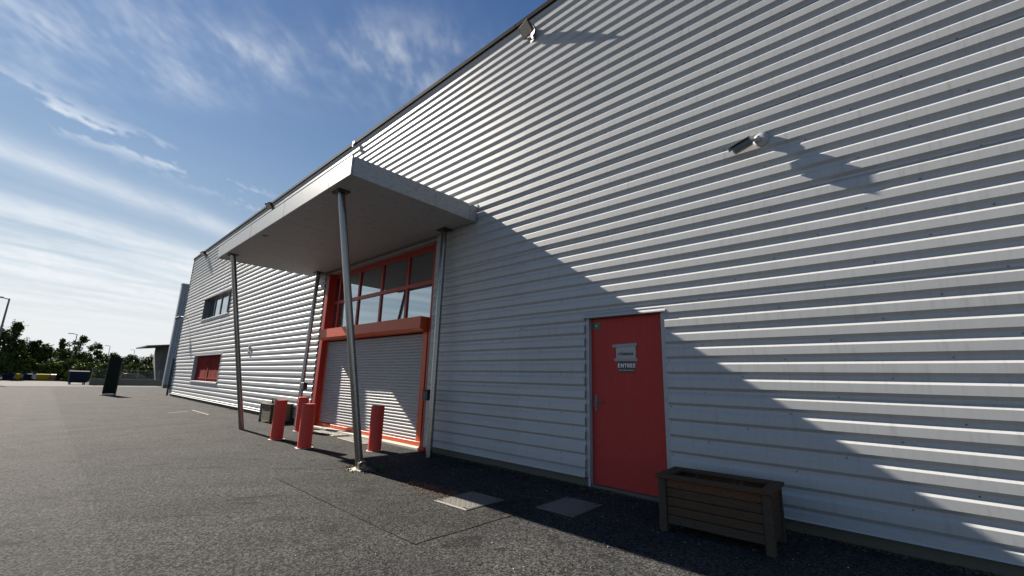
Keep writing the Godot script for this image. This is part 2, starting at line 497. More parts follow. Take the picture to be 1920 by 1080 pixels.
const OPENINGS := [[-3.58, -2.35, 0.0, 2.40], [-12.90, -7.36, 0.0, 4.46], [-28.15, -23.05, 4.15, 5.30], [-28.15, -23.05, 0.97, 2.25]]

func cladding_sheet(x0: float, x1: float, y0: float, y1: float, lift: float, parent: Node) -> void:
	var ys := [y0, y1]
	var k := floorf((y0 - RIB_PHASE) / RIB) - 1.0
	while RIB_PHASE + k * RIB < y1:
		for e in [0.0, 0.084, 0.118, 0.154]:
			var yy: float = RIB_PHASE + k * RIB + e
			if yy > y0 + 1e-4 and yy < y1 - 1e-4: ys.append(yy)
		k += 1.0
	for o in OPENINGS:
		for e in [o[2], o[3]]:
			if e > y0 and e < y1: ys.append(e)
	ys.sort()
	var mb := MB.new()
	for i in ys.size() - 1:
		var a: float = ys[i]
		var b: float = ys[i + 1]
		if b - a < 1e-5: continue
		var mid := (a + b) * 0.5
		var spans := [[x0, x1]]
		for o in OPENINGS:
			if mid > o[2] and mid < o[3]:
				var next := []
				for s in spans:
					if o[1] <= s[0] or o[0] >= s[1]: next.append(s); continue
					if o[0] > s[0]: next.append([s[0], o[0]])
					if o[1] < s[1]: next.append([o[1], s[1]])
				spans = next
		# stands a hair prouder towards the bottom, where it laps over the sheet below
		var za := rib_z(a + 1e-5) + lift + 0.0055 * (1.0 - (a - y0) / (y1 - y0))
		var zb := rib_z(b - 1e-5) + lift + 0.0055 * (1.0 - (b - y0) / (y1 - y0))
		for s in spans:
			var xx: float = s[0]
			while xx < s[1] - 1e-4:
				var xe: float = minf(xx + 1.6, s[1])
				mb.quad(Vector3(xx, a, za), Vector3(xe, a, za), Vector3(xe, b, zb), Vector3(xx, b, zb), Vector3.BACK)
				xx = xe
	var made := build(mb, "cladding_sheet", M["clad_%d" % (rng.randi() % 3)], parent)
	if made.mesh.get_surface_count() == 0:
		made.free()

func make_hall() -> void:
	var hall := thing("industrial_hall", "long hall clad in horizontally ribbed pale grey steel with red doors", "building")
	# sheets, six ribs high, lapped
	var cols := [-33.05, -30.47, -24.07, -17.67, -11.27, -4.87, 1.53, 5.2]
	var rows := [0.197]
	while rows[-1] + 1.128 < 8.3: rows.append(rows[-1] + 1.128)
	rows.append(8.44)
	for r in rows.size() - 1:
		for c in cols.size() - 1:
			var parts := [[cols[c], cols[c + 1]]]
			for o in OPENINGS:      # an opening as high as the row cuts the sheet in two
				if o[2] > rows[r] or o[3] < rows[r + 1]: continue
				var next := []
				for p in parts:
					if o[1] <= p[0] or o[0] >= p[1]: next.append(p); continue
					if o[0] > p[0]: next.append([p[0], o[0]])
					if o[1] < p[1]: next.append([o[1], p[1]])
				parts = next
			for p in parts:
				cladding_sheet(p[0], p[1], rows[r], rows[r + 1], 0.003 * (c % 2), hall)
	# screws in the troughs: columns 0.425 m apart, every third rib, staggered
	var sc := MB.new()
	var ci := 0
	var x := 4.9
	while x > -33.0:
		var k := -6
		while RIB_PHASE + k * RIB + 0.135 < 8.4:
			var yy := RIB_PHASE + k * RIB + 0.135
			var hit := posmod(k + ci, 3) == 0
			for o in OPENINGS:
				if x > o[0] - 0.02 and x < o[1] + 0.02 and yy > o[2] - 0.02 and yy < o[3] + 0.02: hit = false
			if hit and yy > 0.2:
				sc.tube(Vector3(x, yy, -RIB_DEPTH - 0.002), Vector3(x, yy, -RIB_DEPTH + 0.009), 0.0105, 0.009, 6)
			k += 1
		ci += 1
		x -= 0.425
	for s in cols.slice(1, 7):   # a screw on every rib beside each end lap
		var k := -6
		while RIB_PHASE + k * RIB + 0.135 < 8.4:
			var yy := RIB_PHASE + k * RIB + 0.135
			var open := false
			for o in OPENINGS:
				if s > o[0] - 0.05 and s < o[1] + 0.05 and yy > o[2] and yy < o[3]: open = true
			if not open and yy > 0.2:
				sc.tube(Vector3(s + 0.03, yy, -RIB_DEPTH - 0.002), Vector3(s + 0.03, yy, -RIB_DEPTH + 0.009), 0.0095, 0.008, 6)
			k += 1
	build(sc, "screws", M.screw, hall).set_meta("kind", "stuff")
	# drip flashing along the bottom, in runs broken by the openings
	for run in [[-33.05, -12.90], [-7.36, -3.58], [-2.35, 5.2]]:
		var fb := MB.new()
		var prof := [Vector2(0.0, 0.232), Vector2(0.012, 0.205), Vector2(0.012, 0.142), Vector2(0.026, 0.128), Vector2(-0.05, 0.128)]
		for q in prof.size() - 1:
			var a: Vector2 = prof[q]
			var b: Vector2 = prof[q + 1]
			fb.quad(Vector3(run[0], a.y, a.x - 0.03 if q == 0 else a.x), Vector3(run[1], a.y, a.x - 0.03 if q == 0 else a.x), Vector3(run[1], b.y, b.x), Vector3(run[0], b.y, b.x), Vector3(0, -0.2, 1))
		build(fb, "drip_flashing", M.trim, hall)
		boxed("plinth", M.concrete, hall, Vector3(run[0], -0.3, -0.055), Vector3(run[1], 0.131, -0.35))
	# body behind the skin
	boxed("roof", M.roof_sheet, hall, Vector3(-33.0, 8.30, -0.06), Vector3(5.2, 8.42, -22.0))
	boxed("end_wall", M.clad_blue, hall, Vector3(-33.04, 0, -0.06), Vector3(-32.9, 8.30, -22.0))
	boxed("end_wall", M.clad_blue, hall, Vector3(5.1, 0, -0.06), Vector3(5.2, 8.30, -22.0))
	boxed("rear_wall", M.clad_blue, hall, Vector3(-32.9, 0, -21.9), Vector3(5.1, 8.30, -22.0))
	var inner := MB.new()   # inner lining behind the cladding, with the same openings
	for b in [[-32.9, -28.15, 0.0, 8.3], [-23.05, -12.9, 0.0, 8.3], [-28.15, -23.05, 0.0, 0.97], [-28.15, -23.05, 2.25, 4.15], [-28.15, -23.05, 5.3, 8.3], [-12.9, -7.36, 4.46, 8.3], [-7.36, -3.58, 0.0, 8.3], [-3.58, -2.35, 2.4, 8.3], [-2.35, 5.1, 0.0, 8.3]]:
		inner.box(Vector3(b[0], b[2], -0.40), Vector3(b[1], b[3], -0.36))
	build(inner, "lining", M.lining, hall)
	# coping along the eaves, in lengths
	var cx := -33.15
	while cx < 5.2:
		var ce := minf(cx + 4.0, 5.25)
		var cb := MB.new()
		cb.box(Vector3(cx, 8.42, -0.30), Vector3(ce - 0.004, 8.525, 0.045), 0.006)
		build(cb, "coping", M.coping, hall)
		cx = ce
	boxed("corner_trim", M.coping, hall, Vector3(-33.12, 0.13, -0.2), Vector3(-33.03, 8.40, 0.012), 0.004)
	# downpipe at the far corner
	var dp := MB.new()
	dp.tube(Vector3(-33.2, 0.0, 0.07), Vector3(-33.2, 2.2, 0.07), 0.05, 0.05, 12)
	build(dp, "downpipe", M.black_plastic, hall)
	make_door(hall)
	make_entrance(hall)
	make_windows(hall)

func make_door(hall: Node3D) -> void:
	# trims stand in the plane of the troughs; the cladding runs out over them
	var zt := -RIB_DEPTH - 0.001
	for s in [[-3.62, -3.525], [-2.415, -2.31]]:
		var tb := MB.new()
		tb.box(Vector3(s[0], 0.13, zt - 0.006), Vector3(s[1], 2.345, zt), 0.001)
		build(tb, "door_trim", M.trim, hall)
	boxed("door_reveal", M.trim, hall, Vector3(-3.533, 0.13, -0.12), Vector3(-3.525, 2.34, zt - 0.007))
	boxed("door_reveal", M.trim, hall, Vector3(-2.415, 0.13, -0.12), Vector3(-2.407, 2.34, zt - 0.007))
	boxed("door_foot", M.trim, hall, Vector3(-3.56, 0.0, -0.12), Vector3(-3.525, 0.128, -0.034), 0.002)
	var hd := MB.new()   # head flashing with a drip edge
	hd.quad(Vector3(-3.60, 2.43, -0.02), Vector3(-2.33, 2.43, -0.02), Vector3(-2.33, 2.362, 0.012), Vector3(-3.60, 2.362, 0.012), Vector3.BACK)
	hd.box(Vector3(-3.60, 2.345, -0.12), Vector3(-2.33, 2.3618, 0.016), 0.001)
	build(hd, "head_flashing", M.trim, hall)
	var door := Node3D.new()
	door.name = "door"
	hall.add_child(door)
	boxed("leaf", M.door_red, door, Vector3(-3.522, 0.045, -0.15), Vector3(-2.418, 2.338, -0.10), 0.003)
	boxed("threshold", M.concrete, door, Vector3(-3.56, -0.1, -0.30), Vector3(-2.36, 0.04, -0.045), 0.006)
	# runs of old drips below the notices
	for d in [[-2.985, 1.30, 0.62, 0.006], [-2.93, 1.42, 0.35, 0.004], [-3.15, 1.42, 0.09, 0.007], [-3.31, 1.40, 0.10, 0.006], [-2.90, 1.25, 0.5, 0.004], [-2.70, 2.18, 0.5, 0.003]]:
		boxed("drip_stain", M.door_streak, door, Vector3(d[0] - d[3], d[1] - d[2], -0.1005), Vector3(d[0] + d[3], d[1], -0.0992))
	var h := MB.new()
	h.box(Vector3(-3.475, 1.02, -0.10), Vector3(-3.432, 1.25, -0.090), 0.003)
	h.tube(Vector3(-3.453, 1.155, -0.092), Vector3(-3.453, 1.155, -0.045), 0.011, 0.011, 10)
	h.tube(Vector3(-3.455, 1.155, -0.047), Vector3(-3.33, 1.150, -0.043), 0.011, 0.009, 10)
	h.tube(Vector3(-3.453, 1.065, -0.092), Vector3(-3.453, 1.065, -0.078), 0.016, 0.015, 12)
	build(h, "handle", M.grey_frame, door)
	# notices stuck to the leaf
	var zf := -0.099
	var nt := thing("paper_notice", "crumpled white paper notice taped to the red door", "notice", Vector3(0.08, 0, 0))
	var pm := MB.new()
	var nx := 10
	var ny := 8
	var nn := FastNoiseLite.new()
	nn.seed = 3; nn.frequency = 9.0
	for i in nx:
		for j in ny:
			var c := []
			for e in [[0, 0], [1, 0], [1, 1], [0, 1]]:
				var px: float = -3.195 + 0.30 * (i + e[0]) / nx
				var py: float = 1.735 + 0.19 * (j + e[1]) / ny
				c.append(Vector3(px, py, zf + 0.004 + 0.006 * absf(nn.get_noise_2d(px, py))))
			pm.quad(c[0], c[1], c[2], c[3], Vector3.BACK)
	build(pm, "sheet", M.paper, nt)
	boxed("tape", M.tape, nt, Vector3(-0.187, -0.02, 0), Vector3(0.187, 0.02, 0.0015), 0.0, Transform3D(Basis(Vector3.BACK, 0.035), Vector3(-3.06, 1.935, zf + 0.011)))
	boxed("tape", M.tape, nt, Vector3(-0.175, -0.02, 0), Vector3(0.175, 0.02, 0.0015), 0.0, Transform3D(Basis(Vector3.BACK, -0.01), Vector3(-3.045, 1.735, zf + 0.011)))
	text("STRAMAH", 0.036, M.sign_black, nt, Vector3(-3.045, 1.815, zf + 0.0125), true)
	var es := thing("door_sign", "small black sign with white ENTREE lettering on the red door", "sign", Vector3(0.08, 0, 0))
	boxed("plate", M.sign_black, es, Vector3(-3.165, 1.565, zf), Vector3(-2.915, 1.705, zf + 0.004), 0.001)
	text("ENTREE", 0.054, M.sign_white, es, Vector3(-3.04, 1.655, zf + 0.0045), true)
	text("PERSONNEL & VISITEURS", 0.0145, M.sign_white, es, Vector3(-3.04, 1.592, zf + 0.0045), false)
	var gs := thing("green_sticker", "small dark green sticker with a white mark in the door's upper corner", "sticker")
	boxed("plate", M.sign_green, gs, Vector3(-3.50, 2.185, zf), Vector3(-3.365, 2.285, zf + 0.003), 0.0008)
	var mk := MB.new()
	var cm := Vector3(-3.432, 2.236, zf + 0.0042)
	for t in [[Vector3(-0.018, 0.010, 0), Vector3(-0.002, -0.004, 0), Vector3(0.018, 0.020, 0)], [Vector3(-0.004, -0.004, 0), Vector3(0.010, 0.004, 0), Vector3(0.0, -0.022, 0)], [Vector3(-0.014, 0.0, 0), Vector3(-0.001, -0.003, 0), Vector3(-0.002, -0.020, 0)]]:
		mk.tri(cm + t[0], cm + t[1], cm + t[2], Vector3.BACK)
	build(mk, "emblem", M.sign_white, gs)

func text(s: String, h: float, m: Material, parent: Node, at: Vector3, bold: bool) -> void:
	var f := SystemFont.new()
	f.font_names = PackedStringArray(["Droid Sans"])
	f.font_weight = 700 if bold else 400
	var t := TextMesh.new()
	t.text = s
	t.font = f
	t.font_size = 32
	t.pixel_size = h / 23.0
	t.depth = 0.001
	var o := MeshInstance3D.new()
	o.mesh = t
	o.material_override = m
	o.name = "lettering"
	o.position = at
	parent.add_child(o, true)

func make_entrance(hall: Node3D) -> void:
	var zt := -RIB_DEPTH - 0.001
	boxed("entrance_trim", M.trim, hall, Vector3(-7.43, 0.05, zt - 0.006), Vector3(-7.32, 4.46, zt), 0.001)
	boxed("entrance_trim", M.trim, hall, Vector3(-12.94, 0.05, zt - 0.006), Vector3(-12.80, 4.46, zt), 0.001)
	boxed("entrance_trim", M.trim, hall, Vector3(-12.80, 4.405, -0.25), Vector3(-7.43, 4.455, zt - 0.007), 0.001)
	boxed("entrance_sill", M.pale_concrete, hall, Vector3(-12.9, -0.1, -0.36), Vector3(-7.42, 0.045, 0.02), 0.01)
	# glazed screen above the shutter
	var gl := Node3D.new()
	gl.name = "glazed_screen"
	hall.add_child(gl)
	var zf := -0.20
	var zb := -0.27
	boxed("stile", M.frame_red, gl, Vector3(-7.68, 0.05, zb), Vector3(-7.43, 4.404, zf), 0.004)
	boxed("reveal_panel", M.frame_red, gl, Vector3(-12.798, 0.05, -0.28), Vector3(-12.62, 4.404, -0.004), 0.006)
	boxed("top_rail", M.frame_red, gl, Vector3(-12.62, 4.27, zb), Vector3(-7.68, 4.404, zf), 0.004)
	boxed("transom", M.frame_red, gl, Vector3(-12.62, 3.482, zb + 0.002), Vector3(-7.68, 3.576, zf - 0.002), 0.004)
	boxed("bottom_rail", M.frame_red, gl, Vector3(-12.62, 2.50, zb), Vector3(-7.68, 2.62, zf), 0.004)
	var mx := [-7.68, -8.74, -9.92, -11.12, -12.30, -12.62]
	for k in range(1, 5):
		boxed("mullion", M.frame_red, gl, Vector3(mx[k] - 0.042, 3.576, zb + 0.004), Vector3(mx[k] + 0.042, 4.27, zf - 0.004), 0.004)
		boxed("mullion", M.frame_red, gl, Vector3(mx[k] - 0.042, 2.62, zb + 0.004), Vector3(mx[k] + 0.042, 3.482, zf - 0.004), 0.004)
	for k in 5:
		for r in [[3.576, 4.27], [2.62, 3.482]]:
			var a: float = mx[k + 1] + (0.042 if k < 4 else 0.0)
			var b: float = mx[k] - (0.042 if k > 0 else 0.0)
			var tilt := 0.0016 * sin(k * 2.3 + r[0])     # no two panes sit quite alike
			var pm := MB.new()
			pm.quad(Vector3(a, r[0], -0.238 - tilt), Vector3(b, r[0], -0.238 + tilt), Vector3(b, r[1], -0.237 + tilt), Vector3(a, r[1], -0.237 - tilt), Vector3.BACK)
			pm.quad(Vector3(a, r[0], -0.246 - tilt), Vector3(b, r[0], -0.246 + tilt), Vector3(b, r[1], -0.245 + tilt), Vector3(a, r[1], -0.245 - tilt), Vector3.FORWARD)
			build(pm, "pane", M.mirror_glass, gl)
	# roller shutter
	var sh := Node3D.new()
	sh.name = "roller_shutter"
	hall.add_child(sh)
	var hb := MB.new()   # housing: front face, sloping underside towards the curtain
	var x0 := -12.55
	var x1 := -7.60
	var pf := [Vector2(-0.199, 2.70), Vector2(0.125, 2.70), Vector2(0.125, 2.46), Vector2(0.05, 2.40), Vector2(-0.199, 2.40)]   # z, y
	for k in pf.size():
		var a: Vector2 = pf[k]
		var b: Vector2 = pf[(k + 1) % pf.size()]
		var mid := (a + b) * 0.5 - Vector2(-0.02, 2.55)
		hb.quad(Vector3(x0, a.y, a.x), Vector3(x1, a.y, a.x), Vector3(x1, b.y, b.x), Vector3(x0, b.y, b.x), Vector3(0, mid.y, mid.x))
	for e in [[x0, -1.0], [x1, 1.0]]:
		for k in range(1, 4):
			hb.tri(Vector3(e[0], pf[0].y, pf[0].x), Vector3(e[0], pf[k].y, pf[k].x), Vector3(e[0], pf[k + 1].y, pf[k + 1].x), Vector3(e[1], 0, 0))
	build(hb, "housing", M.frame_orange, sh)
	boxed("guide", M.frame_orange, sh, Vector3(-7.84, 0.135, -0.198), Vector3(-7.682, 2.398, -0.13), 0.004)
	boxed("guide", M.frame_orange, sh, Vector3(-12.618, 0.135, -0.198), Vector3(-12.56, 2.398, -0.15), 0.004)
	boxed("bottom_bar", M.frame_orange, sh, Vector3(-12.618, 0.047, -0.198), Vector3(-7.682, 0.134, -0.13), 0.004)
	var y := 0.136
	var slat_mesh: Mesh = null
	while y < 2.37:
		var sb := MB.new()
		if slat_mesh == null:
			var pr := [Vector2(0.0, 0.0), Vector2(0.006, 0.004), Vector2(0.0155, 0.016), Vector2(0.019, 0.030), Vector2(0.0165, 0.045), Vector2(0.008, 0.058), Vector2(0.0, 0.064), Vector2(0.0, 0.0675)]
			for k in pr.size() - 1:
				var a: Vector2 = pr[k]
				var b: Vector2 = pr[k + 1]
				sb.quad(Vector3(-12.558, a.y, a.x), Vector3(-7.842, a.y, a.x), Vector3(-7.842, b.y, b.x), Vector3(-12.558, b.y, b.x), Vector3.BACK)
			slat_mesh = sb.st.commit()
		var o := MeshInstance3D.new()
		o.mesh = slat_mesh
		o.material_override = M.slat
		o.name = "slat"
		o.rotation.x = rng.randf_range(-0.035, 0.035)
		o.position = Vector3(0, y, -0.185 + rng.randf_range(-0.0008, 0.0008))
		sh.add_child(o, true)
		y += 0.0678
	# red gutter pipe beside the screen, with a shoe at the ground
	var gp := MB.new()
	gp.box(Vector3(-7.53, 0.06, -0.135), Vector3(-7.436, 4.38, -0.04), 0.02)
	gp.box(Vector3(-7.53, 0.0, -0.13), Vector3(-7.30, 0.075, 0.045), 0.02)
	build(gp, "red_downpipe", M.frame_red, hall)

func make_windows(hall: Node3D) -> void:
	# upper window: mirror panes in a deep reveal
	var w := Node3D.new()
	w.name = "window"
	hall.add_child(w)
	var x0 := -28.15; var x1 := -23.05
	window_box(w, x0, x1, 4.15, 5.30, M.grey_frame)
	var m := [-28.10, -26.75, -25.60, -24.30, -23.10]
	for k in 5:
		boxed("mullion", M.grey_frame, w, Vector3(m[k] - 0.05, 4.22, -0.27), Vector3(m[k] + 0.05, 5.24, -0.20), 0.004)
	for k in 4:
		var pm := MB.new()
		pm.quad(Vector3(m[k] + 0.05, 4.22, -0.235), Vector3(m[k + 1] - 0.05, 4.22, -0.235), Vector3(m[k + 1] - 0.05, 5.24, -0.235), Vector3(m[k] + 0.05, 5.24, -0.235), Vector3.BACK)
		pm.quad(Vector3(m[k] + 0.05, 4.22, -0.245), Vector3(m[k + 1] - 0.05, 4.22, -0.245), Vector3(m[k + 1] - 0.05, 5.24, -0.245), Vector3(m[k] + 0.05, 5.24, -0.245), Vector3.FORWARD)
		build(pm, "pane", M.mirror_glass, w)
	boxed("rail", M.grey_frame, w, Vector3(x0 + 0.02, 5.24, -0.27), Vector3(x1 - 0.02, 5.285, -0.20), 0.003)
	boxed("rail", M.grey_frame, w, Vector3(x0 + 0.02, 4.165, -0.27), Vector3(x1 - 0.02, 4.22, -0.20), 0.003)
	# lower window behind closed dark red shutters
	var s := Node3D.new()
	s.name = "shuttered_window"
	hall.add_child(s)
	window_box(s, x0, x1, 0.97, 2.25, M.trim)
	var px := x0 + 0.05
	for k in 10:
		var pe := px + 0.5
		boxed("shutter_board", M.shutter_red, s, Vector3(px, 1.00, -0.17), Vector3(pe - 0.012, 2.21, -0.145 + 0.004 * (k % 2)), 0.005)
		px = pe
	boxed("shutter_bar", M.shutter_red, s, Vector3(x0 + 0.06, 1.10, -0.142), Vector3(x1 - 0.06, 1.15, -0.125), 0.004)
	boxed("shutter_bar", M.shutter_red, s, Vector3(x0 + 0.06, 2.06, -0.142), Vector3(x1 - 0.06, 2.11, -0.125), 0.004)
	boxed("shutter_stile", M.shutter_red, s, Vector3(-25.72, 1.00, -0.142), Vector3(-25.56, 2.21, -0.12), 0.004)

func window_box(p: Node, x0: float, x1: float, y0: float, y1: float, m: Material) -> void:
	boxed("reveal", m, p, Vector3(x0 - 0.03, y0 - 0.03, -0.34), Vector3(x0 + 0.015, y1 + 0.03, 0.008), 0.002)
	boxed("reveal", m, p, Vector3(x1 - 0.015, y0 - 0.03, -0.34), Vector3(x1 + 0.03, y1 + 0.03, 0.008), 0.002)
	boxed("head", m, p, Vector3(x0 + 0.016, y1 - 0.012, -0.34), Vector3(x1 - 0.016, y1 + 0.03, 0.008), 0.002)
	boxed("sill", M.trim, p, Vector3(x0 - 0.05, y0 - 0.05, -0.34), Vector3(x1 + 0.05, y0 - 0.031, 0.035), 0.002)
	boxed("sill_slope", M.trim, p, Vector3(x0 + 0.016, y0 - 0.029, -0.34), Vector3(x1 - 0.016, y0 + 0.012, 0.03), 0.004)

# ------------------------------------------------------------------ canopy
func make_canopy() -> void:
	var c := thing("entrance_canopy", "flat steel canopy on leaning round posts over the red entrance", "canopy", Vector3(-9.9, 0, 0))
	var o := Vector3(9.9, 0, 0)
	var X0 := -13.72; var X1 := -6.09; var ZF := 2.66; var YB := 4.47; var YT := 4.80
	# fascia of folded sheets
	var fx := [X1, -6.87, -8.9, -10.95, -13.28, X0]
	for k in fx.size() - 1:
		var fb := MB.new()
		fb.box(o + Vector3(fx[k + 1] + 0.0025, YB, ZF - 0.03), o + Vector3(fx[k] - 0.0025, YT, ZF + rng.randf_range(-0.001, 0.001)), 0.004)
		build(fb, "fascia_sheet", M.fascia, c)
	var rz := [0.02, 0.21, 1.035, 2.628]
	for k in 3:
		boxed("fascia_sheet", M.fascia, c, o + Vector3(X1 - 0.03, YB + (0.002 if k != 1 else 0.0), rz[k] + 0.002), o + Vector3(X1 + (0.004 if k == 0 else 0.0), YT - 0.003, rz[k + 1] - 0.002), 0.003)
	for k in 3:
		boxed("fascia_sheet", M.fascia, c, o + Vector3(X0, YB + 0.002, rz[k] + 0.002), o + Vector3(X0 + 0.03, YT - 0.003, rz[k + 1] - 0.002), 0.003)
	boxed("roof_deck", M.roof_sheet, c, o + Vector3(X0 + 0.031, YT - 0.06, 0.02), o + Vector3(X1 - 0.031, YT - 0.02, ZF - 0.031))
	# soffit boards across, slightly open joints
	var sx := X0 + 0.031
	var n := 5
	var w := (X1 - X0 - 0.062) / n
	for k in n:
		boxed("soffit_panel", M.soffit, c, o + Vector3(sx + 0.003, YB + 0.012, 0.02), o + Vector3(sx + w - 0.003, YB + 0.035, ZF - 0.031), 0.003)
		sx += w
	# drain flange at the front right corner, small fittings
	boxed("soffit_vent", M.black_plastic, c, o + Vector3(-10.6, YB + 0.004, 2.42), o + Vector3(-10.48, YB + 0.0118, 2.52), 0.002)
	# posts: round tubes that lean, each with a head plate
	for p in [[Vector3(-6.56, 0, 1.765), Vector3(-6.86, 4.47, 2.44)], [Vector3(-12.97, 0, 1.64), Vector3(-12.98, 4.47, 2.47)], [Vector3(-6.80, 0, 0.285), Vector3(-6.965, 4.47, 0.135)], [Vector3(-12.95, 0, 0.30), Vector3(-13.06, 4.47, 0.17)]]:
		var a: Vector3 = p[0] + o
		var b: Vector3 = p[1] + o
		var tb := MB.new()
		tb.tube(a + (a - b).normalized() * 0.03, b + Vector3(0, 0.01, 0), 0.060, 0.060, 28)
		var post := build(tb, "post", M.steel, c)
		boxed("head_plate", M.dark_metal, post, b + Vector3(-0.14, -0.004, -0.11), b + Vector3(0.14, 0.0085, 0.11), 0.002)
		for s in [[-0.11, -0.07], [0.11, -0.07], [-0.11, 0.07], [0.11, 0.07]]:
			var nb := MB.new()
			nb.tube(b + Vector3(s[0], -0.022, s[1]), b + Vector3(s[0], -0.005, s[1]), 0.013, 0.013, 6)
			build(nb, "bolt", M.dark_metal, post)
		if p[0].x < -6.6 and p[0].z > 1.0 and p[0].x < -7.0: continue
		if p[0].z > 1.0:   # rainwater outlet at the foot
			var ob := MB.new()
			var f := a + Vector3(0.0, 0.095, 0.0)
			ob.tube(f, f + Vector3(0.15, -0.012, 0.035), 0.062, 0.062, 20, false)
			ob.lathe(f + Vector3(0.15, -0.012, 0.035), [[0.062, 0.0], [0.070, 0.004], [0.070, 0.012], [0.056, 0.014], [0.056, -0.08], [0.0, -0.08]], 20, Vector3(0.15, -0.012, 0.035).normalized())
			build(ob, "outlet", M.steel, post)
	# seals between canopy and wall
	boxed("wall_flashing", M.trim, c, o + Vector3(X0, YT - 0.002, 0.004), o + Vector3(X1, YT + 0.055, 0.014), 0.002)

# ------------------------------------------------------------------ things on the forecourt
func make_bollards() -> void:
	var spots := [[Vector3(-10.62, 0, 1.60), "red steel bollard beside the canopy's lit front post"], [Vector3(-9.11, 0, 1.60), "red steel bollard standing foremost before the shutter"], [Vector3(-11.9, 0, 0.60), "red steel bollard by the entrance's red reveal"], [Vector3(-8.02, 0, 0.69), "red steel bollard alone before the shutter's sunlit patch"]]
	for s in spots:
		var b := thing("bollard", s[1], "bollard", s[0], rng.randf() * TAU, "bollards in front of the roller shutter")
		var mb := MB.new()
		mb.lathe(Vector3(0, -0.02, 0), [[0.128, 0.0], [0.128, 0.852], [0.126, 0.860], [0.121, 0.865], [0.115, 0.866]], 32)
		build(mb, "tube", M.bollard, b)
		var cb := MB.new()
		cb.lathe(Vector3(0, 0.838, 0), [[0.1149, 0.006], [0.06, 0.010], [0.0, 0.011]], 32)
		build(cb, "cap", M.bollard, b)
		var fl := MB.new()
		var n := FastNoiseLite.new()
		n.seed = int(absf(s[0].x) * 10.0); n.frequency = 1.0
		for i in 20:
			var r0 := 0.165 + 0.04 * n.get_noise_1d(i * 0.9)
			var r1 := 0.165 + 0.04 * n.get_noise_1d(((i + 1) % 20) * 0.9)
			var a0 := TAU * i / 20.0
			var a1 := TAU * (i + 1) / 20.0
			fl.tri(Vector3(0, 0.012, 0), Vector3(cos(a0) * r0, 0.0045, sin(a0) * r0), Vector3(cos(a1) * r1, 0.0045, sin(a1) * r1), Vector3.UP)
		build(fl, "mortar_collar", M.pale_concrete, b)

func make_planter() -> void:
	var p := thing("wooden_planter", "dark weathered wooden trough planter with empty top beside the red door", "planter", Vector3(-1.60, 0, 0.652), 0.057)
	var W := 1.0; var D := 0.54; var H := 0.525
	for s in [[-1, 1], [1, 1], [-1, -1], [1, -1]]:
		boxed("leg", M.wood_post, p, Vector3(s[0] * (W / 2 - 0.075), 0.0, s[1] * (D / 2 - 0.065)), Vector3(s[0] * W / 2, H - 0.035, s[1] * D / 2), 0.005)
	var bh := 0.083
	var wood := [M.wood_c, M.wood_b, M.wood_b, M.wood_b, M.wood_a]
	for k in 5:
		var y := 0.075 + k * bh
		for s in [-1.0, 1.0]:
			boxed("board", wood[k], p, Vector3(-W / 2 + 0.077, y + 0.003, s * (D / 2 - 0.045)), Vector3(W / 2 - 0.077, y + bh - 0.003, s * (D / 2 - 0.018 - rng.randf() * 0.003)), 0.004)
			boxed("board", wood[k], p, Vector3(s * (W / 2 - 0.045), y + 0.003, -D / 2 + 0.067), Vector3(s * (W / 2 - 0.018), y + bh - 0.003, D / 2 - 0.067), 0.004)
	for s in [-1.0, 1.0]:
		boxed("rim_board", M.wood_b, p, Vector3(-W / 2 - 0.022, H - 0.033, s * (D / 2 - 0.085)), Vector3(W / 2 + 0.022, H, s * (D / 2 + 0.022)), 0.005)
		boxed("rim_board", M.wood_b, p, Vector3(s * (W / 2 - 0.085), H - 0.032, -D / 2 + 0.087), Vector3(s * (W / 2 + 0.022), H - 0.001, D / 2 - 0.087), 0.005)
	boxed("floor_board", M.wood_c, p, Vector3(-W / 2 + 0.077, 0.078, -D / 2 + 0.048), Vector3(W / 2 - 0.077, 0.10, D / 2 - 0.048))
	var so := MB.new()
	var n := FastNoiseLite.new()
	n.seed = 2; n.frequency = 6.0
	for i in 16:
		for j in 8:
			var c := []
			for e in [[0, 0], [1, 0], [1, 1], [0, 1]]:
				var x: float = -W / 2 + 0.047 + (W - 0.094) * (i + e[0]) / 16.0
				var z: float = -D / 2 + 0.047 + (D - 0.094) * (j + e[1]) / 8.0
				c.append(Vector3(x, 0.385 + 0.04 * n.get_noise_2d(x, z), z))
			so.quad(c[0], c[1], c[2], c[3], Vector3.UP)
	build(so, "soil", M.soil, p)
	var tw := MB.new()
	for k in 9:
		var b := Vector3(rng.randf_range(-0.35, 0.35), 0.39, rng.randf_range(-0.1, 0.1))
		tw.tube(b, b + Vector3(rng.randf_range(-0.09, 0.09), rng.randf_range(0.05, 0.13), rng.randf_range(-0.05, 0.05)), 0.004, 0.002, 5)
	build(tw, "dry_stem", M.wood_grey, p)

